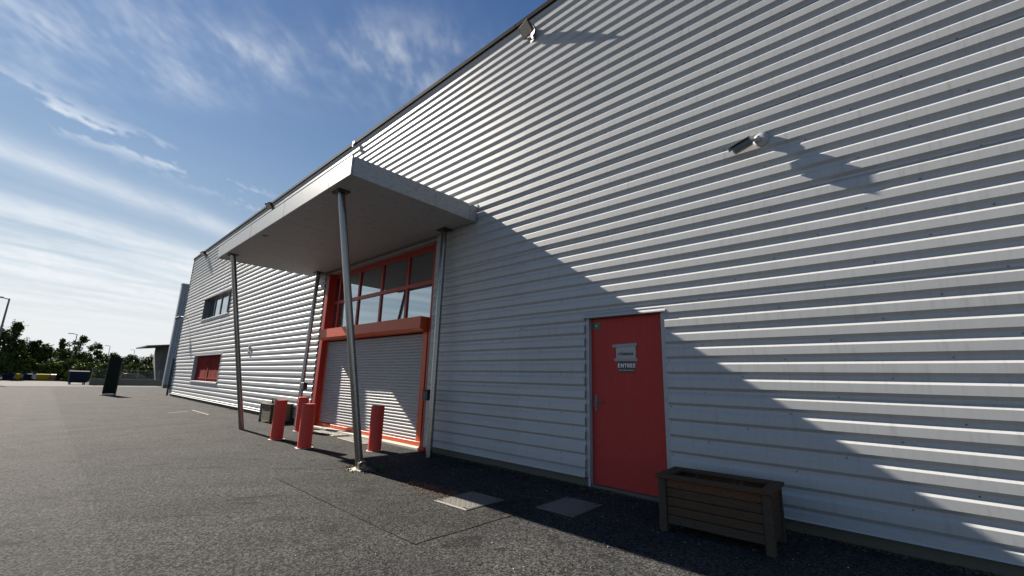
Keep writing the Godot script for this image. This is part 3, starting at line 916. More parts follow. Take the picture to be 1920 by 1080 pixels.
func make_far_planter() -> void:
	var p := thing("square_planter", "grey slatted wooden planter box with a small plant by the ribbed wall", "planter", Vector3(-14.42, 0, 0.36), 0.03)
	var W := 0.86; var D := 0.62; var H := 0.55
	for s in [[-1, 1], [1, 1], [-1, -1], [1, -1]]:
		boxed("leg", M.wood_post, p, Vector3(s[0] * (W / 2 - 0.06), 0.0, s[1] * (D / 2 - 0.06)), Vector3(s[0] * W / 2, H - 0.03, s[1] * D / 2), 0.004)
	for k in 5:
		var y := 0.07 + k * 0.088
		for s in [-1.0, 1.0]:
			boxed("slat", M.wood_grey, p, Vector3(-W / 2 + 0.062, y + 0.004, s * (D / 2 - 0.04)), Vector3(W / 2 - 0.062, y + 0.084, s * (D / 2 - 0.012)), 0.004)
			boxed("slat", M.wood_grey, p, Vector3(s * (W / 2 - 0.04), y + 0.004, -D / 2 + 0.062), Vector3(s * (W / 2 - 0.012), y + 0.084, D / 2 - 0.062), 0.004)
	for s in [-1.0, 1.0]:
		boxed("rim_board", M.wood_grey, p, Vector3(-W / 2 - 0.02, H - 0.028, s * (D / 2 - 0.08)), Vector3(W / 2 + 0.02, H, s * (D / 2 + 0.02)), 0.004)
		boxed("rim_board", M.wood_grey, p, Vector3(s * (W / 2 - 0.08), H - 0.027, -D / 2 + 0.082), Vector3(s * (W / 2 + 0.02), H - 0.001, D / 2 - 0.082), 0.004)
	boxed("soil", M.soil, p, Vector3(-W / 2 + 0.042, 0.12, -D / 2 + 0.042), Vector3(W / 2 - 0.042, 0.46, D / 2 - 0.042))
	var pl := thing("young_plant", "small sprouting plant in the grey wooden planter box", "plant", Vector3(-14.52, 0.455, 0.45))
	leaf_sprout(pl, 14, 0.26, 0.10)

func leaf_sprout(p: Node3D, count: int, h: float, spread: float) -> void:
	var mb := MB.new()
	for k in count:
		var a := rng.randf() * TAU
		var d := Vector3(cos(a), 0, sin(a))
		var tip := d * spread * rng.randf_range(0.5, 1.4) + Vector3(0, h * rng.randf_range(0.5, 1.1), 0)
		var side := d.cross(Vector3.UP) * 0.013
		var mid := tip * 0.55 + Vector3(0, h * 0.12, 0)
		mb.tint = Color(0.05, 0.09, 0.03) * rng.randf_range(0.7, 1.4)
		mb.tri(Vector3.ZERO, mid + side, mid - side, Vector3.UP)
		mb.tri(mid - side, mid + side, tip, Vector3.UP)
	build(mb, "leaves", M.leaf, p)

func make_covers() -> void:
	var spots := [[Vector2(-4.10, 1.675), 0.52, 0.60, 0.04, "steel tread plate manhole cover half in the canopy's shadow", M.tread], [Vector2(-3.16, 0.965), 0.48, 0.62, 0.05, "steel tread plate manhole cover lying wholly in shadow near the door", M.tread]]
	for s in spots:
		var c := thing("manhole_cover", s[4], "manhole cover", Vector3(s[0].x, 0, s[0].y), s[3], "tread plate covers in the asphalt")
		boxed("frame", M.dark_metal, c, Vector3(-s[1] / 2 - 0.014, -0.05, -s[2] / 2 - 0.014), Vector3(s[1] / 2 + 0.014, 0.005, s[2] / 2 + 0.014), 0.002)
		for e in [[-1.0, 0.0], [1.0, 0.0], [0.0, -1.0], [0.0, 1.0]]:      # raised rim with a gap round the plate
			var rc := Vector3(e[0] * (s[1] / 2 + 0.007), 0.0, e[1] * (s[2] / 2 + 0.007))
			var rs := Vector3(0.007 if e[0] != 0.0 else s[1] / 2 + 0.0138, 0.0, s[2] / 2 - 0.0002 if e[0] != 0.0 else 0.007)
			boxed("rim", M.tread, c, rc - rs + Vector3(0, 0.0052, 0), rc + rs + Vector3(0, 0.0125, 0), 0.001)
		boxed("plate", s[5], c, Vector3(-s[1] / 2 + 0.010, 0.0052, -s[2] / 2 + 0.010), Vector3(s[1] / 2 - 0.010, 0.0115, s[2] / 2 - 0.010), 0.002)
		lugs(c, s[1], s[2], 0.0115, s[5])
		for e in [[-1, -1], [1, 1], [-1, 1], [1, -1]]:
			boxed("lifting_slot_shade", M.dark_metal, c, Vector3(e[0] * (s[1] / 2 - 0.055) - 0.028, 0.0112, e[1] * (s[2] / 2 - 0.04) - 0.008), Vector3(e[0] * (s[1] / 2 - 0.055) + 0.028, 0.0150, e[1] * (s[2] / 2 - 0.04) + 0.008))  # dark blocks on the plate paint the shade inside the lifting holes
	for s in [[Vector2(-11.05, 0.16), 1.25, 0.42, "steel tread plate cover before the shutter's far half"], [Vector2(-9.46, 0.27), 1.30, 0.44, "steel tread plate cover before the shutter's sunlit middle"]]:
		var c := thing("trench_cover", s[3], "trench cover", Vector3(s[0].x, 0, s[0].y), -0.06, "trench covers before the roller shutter")
		boxed("plate", M.tread, c, Vector3(-s[1] / 2, -0.02, -s[2] / 2), Vector3(s[1] / 2, 0.012, s[2] / 2), 0.002)
		lugs(c, s[1], s[2], 0.012, M.tread)

func lugs(p: Node3D, w: float, d: float, y: float, m: Material) -> void:
	var mb := MB.new()
	var nx := int((w - 0.09) / 0.042)
	var nz := int((d - 0.05) / 0.042)
	for i in nx:
		for j in nz:
			var c := Vector3((i - (nx - 1) * 0.5) * 0.042, y, (j - (nz - 1) * 0.5) * 0.042)
			var a := PI / 4 if (i + j) % 2 == 0 else -PI / 4
			var u := Vector3(cos(a), 0, sin(a)) * 0.017
			var v := Vector3(-sin(a), 0, cos(a)) * 0.006
			var t := c + Vector3(0, 0.003, 0)
			mb.tri(c - u, c + v, t, Vector3.UP); mb.tri(c + v, c + u, t, Vector3.UP)
			mb.tri(c + u, c - v, t, Vector3.UP); mb.tri(c - v, c - u, t, Vector3.UP)
	build(mb, "tread_lugs", m, p).set_meta("kind", "stuff")

func make_ashtrays() -> void:
	for s in [[Vector3(-6.98, 1.10, 0.285), "small dark ashtray box on the canopy's rear post beside the cladding"], [Vector3(-12.80, 1.10, 0.27), "small dark ashtray box on the canopy's far rear post"]]:
		var sg := -1.0 if s[0].x > -8.0 else 1.0
		var b := thing("ashtray", s[1], "ashtray", s[0], 0.0, "ashtray boxes on the canopy posts")
		var mb := MB.new()
		mb.box(Vector3(-0.085, -0.10, -0.055), Vector3(0.085, 0.08, 0.055), 0.012)
		build(mb, "box", M.dark_metal, b)
		boxed("lid", M.black_plastic, b, Vector3(-0.09, 0.082, -0.06), Vector3(0.09, 0.10, 0.06), 0.005)
		boxed("bracket", M.dark_metal, b, Vector3(-sg * 0.09, -0.03, -0.02), Vector3(-sg * 0.125, 0.03, 0.02), 0.003)

func floodlight(at: Vector3, label: String, size := 1.0, yaw := 0.0) -> void:
	var f := thing("floodlight", label, "floodlight", at, yaw, "floodlights under the eaves")
	f.scale = Vector3.ONE * size
	boxed("bracket", M.grey_frame, f, Vector3(-0.07, -0.16, 0.0), Vector3(0.07, 0.08, 0.02), 0.003)
	for s in [-1.0, 1.0]:
		var arm := MB.new()
		arm.sweep([Vector3(s * 0.05, -0.05, 0.015), Vector3(s * 0.16, -0.02, 0.06), Vector3(s * 0.16, 0.04, 0.13)], 0.011, 8)
		build(arm, "yoke_arm", M.dark_metal, f)
	var x := Transform3D(Basis(Vector3.RIGHT, 0.7), Vector3(0, 0.05, 0.14))
	var hb := MB.new()   # housing tapers to the back
	var fr := [Vector3(-0.145, -0.11, 0.05), Vector3(0.145, -0.11, 0.05), Vector3(0.145, 0.11, 0.05), Vector3(-0.145, 0.11, 0.05)]
	var bk := [Vector3(-0.09, -0.06, -0.06), Vector3(0.09, -0.06, -0.06), Vector3(0.09, 0.06, -0.06), Vector3(-0.09, 0.06, -0.06)]
	for k in 4:
		var q := (k + 1) % 4
		hb.quad(x * fr[k], x * fr[q], x * bk[q], x * bk[k], x.basis * ((fr[k] + fr[q]) * Vector3(1, 1, 0)))
	hb.quad(x * bk[0], x * bk[1], x * bk[2], x * bk[3], x.basis * Vector3.FORWARD)
	build(hb, "housing", M.dark_metal, f)
	boxed("rim", M.dark_metal, f, Vector3(-0.155, -0.12, 0.05), Vector3(0.155, 0.12, 0.064), 0.004, x)
	boxed("lens", M.lamp_glass, f, Vector3(-0.135, -0.10, 0.0645), Vector3(0.135, 0.10, 0.069), 0.002, x)

func make_wall_things() -> void:
	floodlight(Vector3(-4.70, 8.02, 0.0), "floodlight on a bracket under the eaves above the red door's side", 1.0, -0.25)
	floodlight(Vector3(-18.9, 8.2, 0.0), "floodlight showing above the canopy's front edge", 1.15, 0.2)
	floodlight(Vector3(-29.8, 8.15, 0.0), "floodlight under the eaves near the hall's far corner", 1.25, 0.2)
	var c := thing("security_camera", "grey bullet security camera on a round wall base high above the planter", "camera", Vector3(-1.05, 4.30, 0.0))
	var mb := MB.new()
	mb.lathe(Vector3.ZERO, [[0.082, 0.0], [0.082, 0.030], [0.070, 0.05], [0.045, 0.062], [0.0, 0.066]], 24, Vector3.BACK)
	build(mb, "wall_base", M.white_plastic, c)
	var jb := MB.new()
	jb.tube(Vector3(0, 0, 0.04), Vector3(-0.02, -0.01, 0.085), 0.026, 0.024, 14)
	jb.lathe(Vector3(-0.02, -0.01, 0.09), [[0.0, -0.034], [0.024, -0.024], [0.034, 0.0], [0.024, 0.024], [0.0, 0.034]], 16)
	jb.tube(Vector3(-0.02, -0.01, 0.09), Vector3(-0.085, -0.025, 0.105), 0.018, 0.018, 10)
	build(jb, "joint", M.white_plastic, c)
	var dirn := Vector3(-0.90, -0.38, 0.16).normalized()
	var s := Vector3(-0.085, -0.025, 0.105)
	var bb := MB.new()
	bb.lathe(s, [[0.0, -0.005], [0.04, 0.0], [0.047, 0.012], [0.047, 0.21], [0.040, 0.212], [0.038, 0.20], [0.0, 0.198]], 22, dirn)
	build(bb, "body", M.grey_frame, c)
	var side := dirn.cross(Vector3.UP).normalized()
	var upv := side.cross(dirn).normalized()
	boxed("sunshield", M.grey_frame, c, Vector3(-0.050, 0.0475, -0.01), Vector3(0.050, 0.053, 0.25), 0.002, Transform3D(Basis(side, upv, dirn), s))
	# camera at the far corner
	var k := thing("wall_camera", "small camera on an arm at the hall's far corner", "camera", Vector3(-31.8, 4.55, 0.0))
	var ab := MB.new()
	ab.sweep([Vector3(0, 0, 0), Vector3(0, 0.06, 0.20), Vector3(-0.25, 0.08, 0.36)], 0.03, 8)
	build(ab, "arm", M.white_plastic, k)
	var kb := MB.new()
	kb.tube(Vector3(-0.20, 0.06, 0.34), Vector3(-0.55, -0.02, 0.46), 0.075, 0.075, 14)
	build(kb, "body", M.grey_frame, k)
	# white fitting on the wall
	var w := thing("wall_fitting", "small white fitting screwed to the ribbed wall behind the canopy", "fitting", Vector3(-19.15, 2.33, 0.0))
	w.scale = Vector3(0.75, 0.85, 0.6)
	var wb := MB.new()
	wb.box(Vector3(-0.10, -0.17, 0.002), Vector3(0.06, -0.05, 0.07), 0.01)
	wb.box(Vector3(-0.04, 0.04, 0.002), Vector3(0.12, 0.17, 0.08), 0.01)
	build(wb, "cover", M.white_plastic, w)
	var cb := MB.new()
	cb.tube(Vector3(-0.02, -0.05, 0.03), Vector3(0.04, 0.04, 0.03), 0.02, 0.02, 8)
	build(cb, "conduit", M.white_plastic, w)
	# little lightning clamp on the coping above the canopy
	var cl := thing("eaves_clamp", "small bright metal clamp on the dark eaves coping", "clamp", Vector3(-11.9, 8.40, 0.055))
	boxed("plate", M.alu, cl, Vector3(-0.05, 0.02, 0.001), Vector3(0.05, 0.10, 0.025), 0.004)
	boxed("hook", M.alu, cl, Vector3(-0.02, -0.10, 0.001), Vector3(0.02, 0.018, 0.045), 0.004)

func make_litter() -> void:
	# soil, gravel and leaf crumbs round the foot of the front post
	var mb := MB.new()
	for k in 260:
		var a := rng.randf() * TAU
		var r := 0.06 + 0.26 * pow(rng.randf(), 0.9)
		crumb(mb, Vector3(-6.55 + cos(a) * r * 1.25, 0.004, 1.80 + sin(a) * r * 0.75), rng.randf_range(0.006, 0.020), [Color(0.12, 0.07, 0.03), Color(0.07, 0.05, 0.03), Color(0.16, 0.11, 0.06)][rng.randi() % 3])
	var o := build(mb, "soil_crumbs", M.litter)
	o.set_meta("kind", "stuff")
	tag(o, "brown soil crumbs round the foot of the canopy's front post", "soil")
	var sb := MB.new()   # broken mortar under that post
	for k in 14:
		var a := TAU * k / 14.0
		var b := TAU * (k + 1) / 14.0
		var r0 := 0.16 + 0.05 * sin(k * 2.7)
		var r1 := 0.16 + 0.05 * sin(((k + 1) % 14) * 2.7)
		sb.tri(Vector3(-6.56, 0.022, 1.77), Vector3(-6.56 + cos(a) * r0 * 1.2, 0.0045, 1.77 + sin(a) * r0), Vector3(-6.56 + cos(b) * r1 * 1.2, 0.0045, 1.77 + sin(b) * r1), Vector3.UP)
	tag(build(sb, "mortar_bed", M.pale_concrete), "pale broken mortar under the foot of the front post", "mortar")
	# rust-brown leaf crumbs beside the manhole
	var lb := MB.new()
	for k in 900:
		var x := rng.randf_range(-5.35, -4.20)
		var c := 1.70 + 0.03 * sin(x * 3.0)
		crumb(lb, Vector3(x, 0.008, c + rng.randfn(0.0, 0.09)), rng.randf_range(0.004, 0.011), Color(0.20, 0.09, 0.045) * rng.randf_range(0.5, 1.3))
	var l := build(lb, "leaf_crumbs", M.litter)
	l.set_meta("kind", "stuff")
	tag(l, "rust brown leaf crumbs on the asphalt beside the manhole cover", "leaf litter")
	# moss, blown soil and leaf scraps along the foot of the wall
	var fb := MB.new()
	for k in 2600:
		var x := rng.randf_range(-7.2, 4.6)
		if k % 5 == 0: x = rng.randf_range(-32.0, -13.2)
		var clump := 0.5 + 0.5 * sin(x * 5.1) * sin(x * 1.7 + 1.0)
		var z := -0.05 + absf(rng.randfn(0.0, 0.035 + 0.06 * clump))
		if x > -3.6 and x < -2.3: z += 0.02
		crumb(fb, Vector3(x, 0.003, z), rng.randf_range(0.006, 0.022) * (0.6 + 0.7 * clump), [Color(0.030, 0.036, 0.014), Color(0.05, 0.036, 0.020), Color(0.085, 0.062, 0.035)][rng.randi() % 3])
	var fo := build(fb, "moss_and_soil", M.litter)
	fo.set_meta("kind", "stuff")
	tag(fo, "moss and blown soil along the foot of the hall's wall", "moss")
	# loose grit over the near forecourt
	var gb := MB.new()
	for k in 1500:
		var d := 1.3 + 9.0 * pow(rng.randf(), 1.6)
		var a := deg_to_rad(rng.randf_range(95.0, 190.0))
		var p := Vector3(cos(a) * d, 0.006, 5.0 - absf(sin(a)) * d + 1.5)
		if p.z < 0.1: continue
		crumb(gb, p, rng.randf_range(0.003, 0.009), Color(0.42, 0.40, 0.37) * rng.randf_range(0.4, 1.25))
	var g := build(gb, "grit", M.litter)
	g.set_meta("kind", "stuff")
	tag(g, "loose pale grit scattered over the asphalt", "grit")
	# weeds along the plinth and posts
	for w in [[Vector3(-6.28, 0.004, 1.62), 10, 0.10, 0.14, "low weed growing beside the front post's foot"], [Vector3(-12.0, 0.046, -0.01), 7, 0.10, 0.06, "tiny weed sprouting on the entrance sill"]]:
		var t := thing("weed", w[4], "weed", w[0])
		leaf_sprout(t, w[1], w[2], w[3])

func crumb(mb: MB, p: Vector3, r: float, c: Color) -> void:
	mb.tint = Color(c.r, c.g, c.b)
	var a := rng.randf() * TAU
	var q := []
	for k in 3:
		q.append(p + Vector3(cos(a + TAU * k / 3.0) * r * rng.randf_range(0.7, 1.3), 0, sin(a + TAU * k / 3.0) * r * rng.randf_range(0.7, 1.3)))
	var t := p + Vector3(0, r * 0.8, 0)
	for k in 3: mb.tri(q[k], q[(k + 1) % 3], t, (q[k] + q[(k + 1) % 3]) * 0.5 - p + Vector3(0, 0.01, 0))

# ------------------------------------------------------------------ far yard
func make_totem() -> void:
	var t := thing("totem_sign", "tall dark green blank totem panel standing on the forecourt", "sign", Vector3(-33.4, 0, 2.66), 0.16)
	boxed("panel", M.totem, t, Vector3(-0.06, 0.09, -0.24), Vector3(0.06, 2.10, 0.28), 0.015)
	boxed("edge_post", M.dark_metal, t, Vector3(-0.075, 0.0, -0.31), Vector3(0.075, 2.12, -0.243), 0.012)
	boxed("base", M.alu, t, Vector3(-0.10, 0.0, -0.24), Vector3(0.10, 0.085, 0.31), 0.01)

func make_annex() -> void:
	var b := thing("screen_wall", "tall blue grey screen wall with upright ribs behind the hall's far corner", "wall", Vector3(-48.0, 0, -1.9))
	var mb := MB.new()   # face towards the hall, upright trapezoidal ribs
	var z := 0.0
	while z > -16.0:
		var pr := [[0.0, 0.0], [0.09, 0.0], [0.12, -0.035], [0.17, -0.035], [0.20, 0.0]]
		for k in 4:
			mb.quad(Vector3(pr[k][1], 0.3, z - pr[k][0]), Vector3(pr[k + 1][1], 0.3, z - pr[k + 1][0]), Vector3(pr[k + 1][1], 9.2, z - pr[k + 1][0]), Vector3(pr[k][1], 9.2, z - pr[k][0]), Vector3.RIGHT)
		z -= 0.2
	build(mb, "ribbed_wall", M.clad_blue, b)
	boxed("body", M.clad_blue, b, Vector3(-0.6, 0.0, -16.0), Vector3(-0.045, 9.15, -0.002))
	boxed("plinth", M.concrete, b, Vector3(-0.04, -0.2, -16.0), Vector3(0.0, 0.295, -0.004))
	boxed("coping", M.trim, b, Vector3(-0.65, 9.205, -16.05), Vector3(0.05, 9.27, 0.03), 0.01)

func make_fence() -> void:
	var w := thing("low_wall", "low grey concrete wall carrying the mesh fence", "wall", Vector3(-55.0, 0, 0))
	boxed("wall", M.concrete, w, Vector3(-0.10, -0.2, -9.0), Vector3(0.10, 0.58, 2.35), 0.01)
	var f := thing("mesh_fence", "green wire mesh fence on the low concrete wall", "fence", Vector3(-55.0, 0.58, 0))
	var z := 2.3
	while z > -9.0:
		var pb := MB.new()
		pb.box(Vector3(-0.03, 0, z - 0.03), Vector3(0.03, 0.88, z + 0.03), 0.005)
		build(pb, "post", M.wire, f)
		if z - 1.6 > -9.2:
			var mb := MB.new()
			for k in 8:
				mb.box(Vector3(-0.004, 0.05 + k * 0.11, z - 1.57), Vector3(0.004, 0.058 + k * 0.11, z - 0.03))
			for k in 15:
				mb.box(Vector3(0.0045, 0.03, z - 0.1 - k * 0.1), Vector3(0.0105, 0.85, z - 0.094 - k * 0.1))
			mb.box(Vector3(-0.012, 0.845, z - 1.57), Vector3(0.012, 0.87, z - 0.03))
			build(mb, "mesh_panel", M.wire, f)
		z -= 1.6

func make_container(at: Vector3, turn: float, m: Material, label: String, s := Vector3(1, 1, 1), group := "") -> void:
	var c := thing("waste_container", label, "container", at, turn, group)
	var W := 1.3 * s.x; var H := 1.2 * s.y; var D := 1.0 * s.z
	var mb := MB.new()
	var lo := [Vector3(-W * 0.44, 0.2, -D * 0.42), Vector3(W * 0.44, 0.2, -D * 0.42), Vector3(W * 0.44, 0.2, D * 0.42), Vector3(-W * 0.44, 0.2, D * 0.42)]
	var hi := [Vector3(-W * 0.5, H, -D * 0.5), Vector3(W * 0.5, H, -D * 0.5), Vector3(W * 0.5, H, D * 0.5), Vector3(-W * 0.5, H, D * 0.5)]
	for k in 4:
		var q := (k + 1) % 4
		mb.quad(lo[k], lo[q], hi[q], hi[k], (lo[k] + lo[q]) * Vector3(1, 0, 1))
	mb.quad(lo[0], lo[1], lo[2], lo[3], Vector3.DOWN)
	build(mb, "body", m, c)
	var lb := MB.new()   # bulged lid
	for k in 6:
		var a0 := PI * k / 6.0
		var a1 := PI * (k + 1) / 6.0
		lb.quad(Vector3(-W * 0.52, H + 0.16 * sin(a0), -cos(a0) * D * 0.52), Vector3(W * 0.52, H + 0.16 * sin(a0), -cos(a0) * D * 0.52), Vector3(W * 0.52, H + 0.16 * sin(a1), -cos(a1) * D * 0.52), Vector3(-W * 0.52, H + 0.16 * sin(a1), -cos(a1) * D * 0.52), Vector3(0, sin((a0 + a1) / 2), -cos((a0 + a1) / 2)))
		for e in [-1.0, 1.0]:
			lb.tri(Vector3(e * W * 0.52, H, 0), Vector3(e * W * 0.52, H + 0.16 * sin(a0), -cos(a0) * D * 0.52), Vector3(e * W * 0.52, H + 0.16 * sin(a1), -cos(a1) * D * 0.52), Vector3(e, 0, 0))
	build(lb, "lid", m, c)
	for e in [[-1, -1], [1, -1], [1, 1], [-1, 1]]:
		var wb := MB.new()
		var p := Vector3(e[0] * W * 0.36, 0.1, e[1] * D * 0.34)
		wb.tube(p - Vector3(0.03, 0, 0), p + Vector3(0.03, 0, 0), 0.1, 0.1, 12)
		wb.box(p + Vector3(-0.02, 0.06, -0.03), p + Vector3(0.02, 0.13, 0.03))
		build(wb, "wheel", M.tyre, c)

func car(at: Vector3, turn: float, paint: Material, label: String, van := false) -> void:
	var c := thing("parked_car", label, "car", at, turn, "cars parked beyond the yard")
	# side outline, x forward
	var body := [Vector2(-2.1, 0.35), Vector2(-2.15, 0.85), Vector2(-2.05, 1.0), Vector2(1.05, 0.98), Vector2(2.0, 0.80), Vector2(2.15, 0.6), Vector2(2.12, 0.32)]
	var cab := [Vector2(-2.05, 1.0), Vector2(-1.75, 1.42), Vector2(-1.3, 1.50), Vector2(0.1, 1.48), Vector2(0.55, 1.34), Vector2(1.08, 0.98)]
	if van:
		cab = [Vector2(-2.1, 1.0), Vector2(-2.05, 1.78), Vector2(-1.9, 1.88), Vector2(0.5, 1.86), Vector2(0.85, 1.72), Vector2(1.35, 0.98)]
	var mb := MB.new()
	extrude(mb, body, 0.88)
	build(mb, "body", paint, c)
	var cm := MB.new()
	extrude(cm, cab, 0.76)
	build(cm, "cabin", M.car_glass, c)
	var rf := MB.new()
	for k in range(1, cab.size() - 2):
		var a: Vector2 = cab[k]
		var b: Vector2 = cab[k + 1]
		rf.quad(Vector3(a.x, a.y + 0.012, -0.75), Vector3(b.x, b.y + 0.012, -0.75), Vector3(b.x, b.y + 0.012, 0.75), Vector3(a.x, a.y + 0.012, 0.75), Vector3.UP)
	for px in [cab[1].x, (cab[1].x + cab[4].x) * 0.5, cab[4].x]:
		for s in [-1.0, 1.0]:
			rf.box(Vector3(px - 0.05, 0.98, s * 0.762), Vector3(px + 0.05, cab[2].y - 0.05, s * 0.775))
	build(rf, "roof", paint, c)
	for p in [[-1.35, 0.8], [1.35, 0.8], [-1.35, -0.8], [1.35, -0.8]]:
		var wb := MB.new()
		wb.tube(Vector3(p[0], 0.32, p[1] - 0.1), Vector3(p[0], 0.32, p[1] + 0.1), 0.32, 0.32, 18)
		var wh := build(wb, "wheel", M.tyre, c)
		var hb := MB.new()
		hb.tube(Vector3(p[0], 0.32, p[1] - 0.105), Vector3(p[0], 0.32, p[1] + 0.105), 0.2, 0.2, 14)
		build(hb, "rim", M.alu, wh)
	for s in [-1.0, 1.0]:
		boxed("headlight", M.lamp_glass, c, Vector3(2.02, 0.62, s * 0.55), Vector3(2.12, 0.76, s * 0.82), 0.02)

func extrude(mb: MB, outline: Array, hw: float) -> void:
	var mid := Vector2.ZERO
	for p in outline: mid += p
	mid /= outline.size()
	for k in outline.size():
		var a: Vector2 = outline[k]
		var b: Vector2 = outline[(k + 1) % outline.size()]
		var o := (a + b) * 0.5 - mid
		mb.quad(Vector3(a.x, a.y, -hw), Vector3(b.x, b.y, -hw), Vector3(b.x, b.y, hw), Vector3(a.x, a.y, hw), Vector3(o.x, o.y, 0))
		for s in [-1.0, 1.0]:
			mb.tri(Vector3(mid.x, mid.y, s * hw), Vector3(a.x, a.y, s * hw), Vector3(b.x, b.y, s * hw), Vector3(0, 0, s))

func street_lamp(at: Vector3, h: float, arm: Vector3, label: String) -> void:
	var l := thing("street_lamp", label, "street lamp", at, 0.0, "street lamps beyond the yard")
	var mb := MB.new()
	mb.tube(Vector3.ZERO, Vector3(0, h, 0), 0.10, 0.06, 12)
	build(mb, "pole", M.grey_frame, l)
	var hb := MB.new()
	var d := arm.normalized()
	hb.tube(Vector3(0, h - 0.06, 0), d * 0.35 + Vector3(0, h + 0.02, 0), 0.045, 0.05, 8)
	build(hb, "arm", M.grey_frame, l)
	boxed("head", M.grey_frame, l, Vector3(-0.14, -0.05, -0.42), Vector3(0.14, 0.06, 0.42), 0.04, Transform3D(Basis(Vector3.UP, atan2(d.x, d.z)), d * 0.75 + Vector3(0, h + 0.04, 0)))

func tree(at: Vector3, h: float, r: float, label: String, kind: int, seed_: int, dens := 1.0) -> void:
	# kind 0 round broadleaf, 1 slender with open top, 2 low bush
	var t := thing("tree" if kind < 2 else "bush", label, "tree" if kind < 2 else "bush", at, 0.0, "trees beyond the yard" if kind < 2 else "bushes beyond the yard")
	var g := RandomNumberGenerator.new()
	g.seed = seed_
	var tb := MB.new()
	var lean := Vector3(g.randf_range(-0.3, 0.3), 0, g.randf_range(-0.3, 0.3))
	tb.tube(Vector3(0, -0.1, 0), lean + Vector3(0, h * 0.55, 0), 0.16 if kind < 2 else 0.06, 0.07 if kind < 2 else 0.03, 8)
	var cl := []
	var n := int((66 if kind < 2 else 44) * dens)
	for k in n:
		var u := g.randf()
		var yy := 0.10 + 0.90 * u
		var env := sqrt(maxf(0.03, 1.0 - pow((yy - 0.45) / 0.56, 2.0)))
		if kind == 1: env *= clampf(1.25 - yy, 0.22, 1.0)
		var a := g.randf() * TAU
		var q := pow(g.randf(), 0.55) * env * g.randf_range(0.75, 1.2)
		cl.append(lean * yy + Vector3(cos(a) * q * r, yy * h, sin(a) * q * r))
	for k in 7 if kind < 2 else 3:
		tb.tube(lean * 0.4 + Vector3(0, h * g.randf_range(0.25, 0.5), 0), cl[k * 3], 0.05, 0.015, 6)
	build(tb, "trunk", M.bark, t)
	var mb := MB.new()
	var tone := g.randf_range(0.8, 1.2)
	for c in cl:
		var cr := r * g.randf_range(0.18, 0.36)
		var shade := g.randf_range(0.7, 1.25) * tone
		for k in int(52 * dens):
			var d := Vector3(g.randfn(), g.randfn(), g.randfn()).normalized() * cr * pow(g.randf(), 0.4)
			d.y *= 0.8
			var u := Vector3(g.randfn(), g.randfn() * 0.6, g.randfn()).normalized()
			var v := u.cross(Vector3(g.randfn(), g.randfn(), g.randfn())).normalized()
			var sz := g.randf_range(0.12, 0.26)
			mb.tint = Color(0.050, 0.070, 0.020) * shade * g.randf_range(0.75, 1.3) if kind < 2 else Color(0.075, 0.095, 0.022) * shade * g.randf_range(0.75, 1.35)
			var p: Vector3 = c + d
			mb.tri(p - u * sz, p + v * sz * 0.55, p + u * sz, d)
			mb.tri(p - u * sz, p + u * sz, p - v * sz * 0.55, d)
	for k in 26 if kind < 2 else 10:      # sprigs that stand out of the outline
		var c: Vector3 = cl[g.randi() % cl.size()]
		var o := Vector3(g.randfn(), absf(g.randfn()) + 0.4, g.randfn()).normalized()
		for q in 15:
			var p := c + o * r * (0.22 + 0.05 * q / 3.0) + Vector3(g.randfn(), g.randfn(), g.randfn()) * 0.13
			var u := Vector3(g.randfn(), g.randfn(), g.randfn()).normalized()
			var v := u.cross(o).normalized()
			var sz := g.randf_range(0.10, 0.20)
			mb.tint = Color(0.055, 0.075, 0.022) * g.randf_range(0.7, 1.3) * tone
			mb.tri(p - u * sz, p + v * sz * 0.5, p + u * sz, o)
			mb.tri(p - u * sz, p + u * sz, p - v * sz * 0.5, o)
	build(mb, "crown", M.leaf, t)

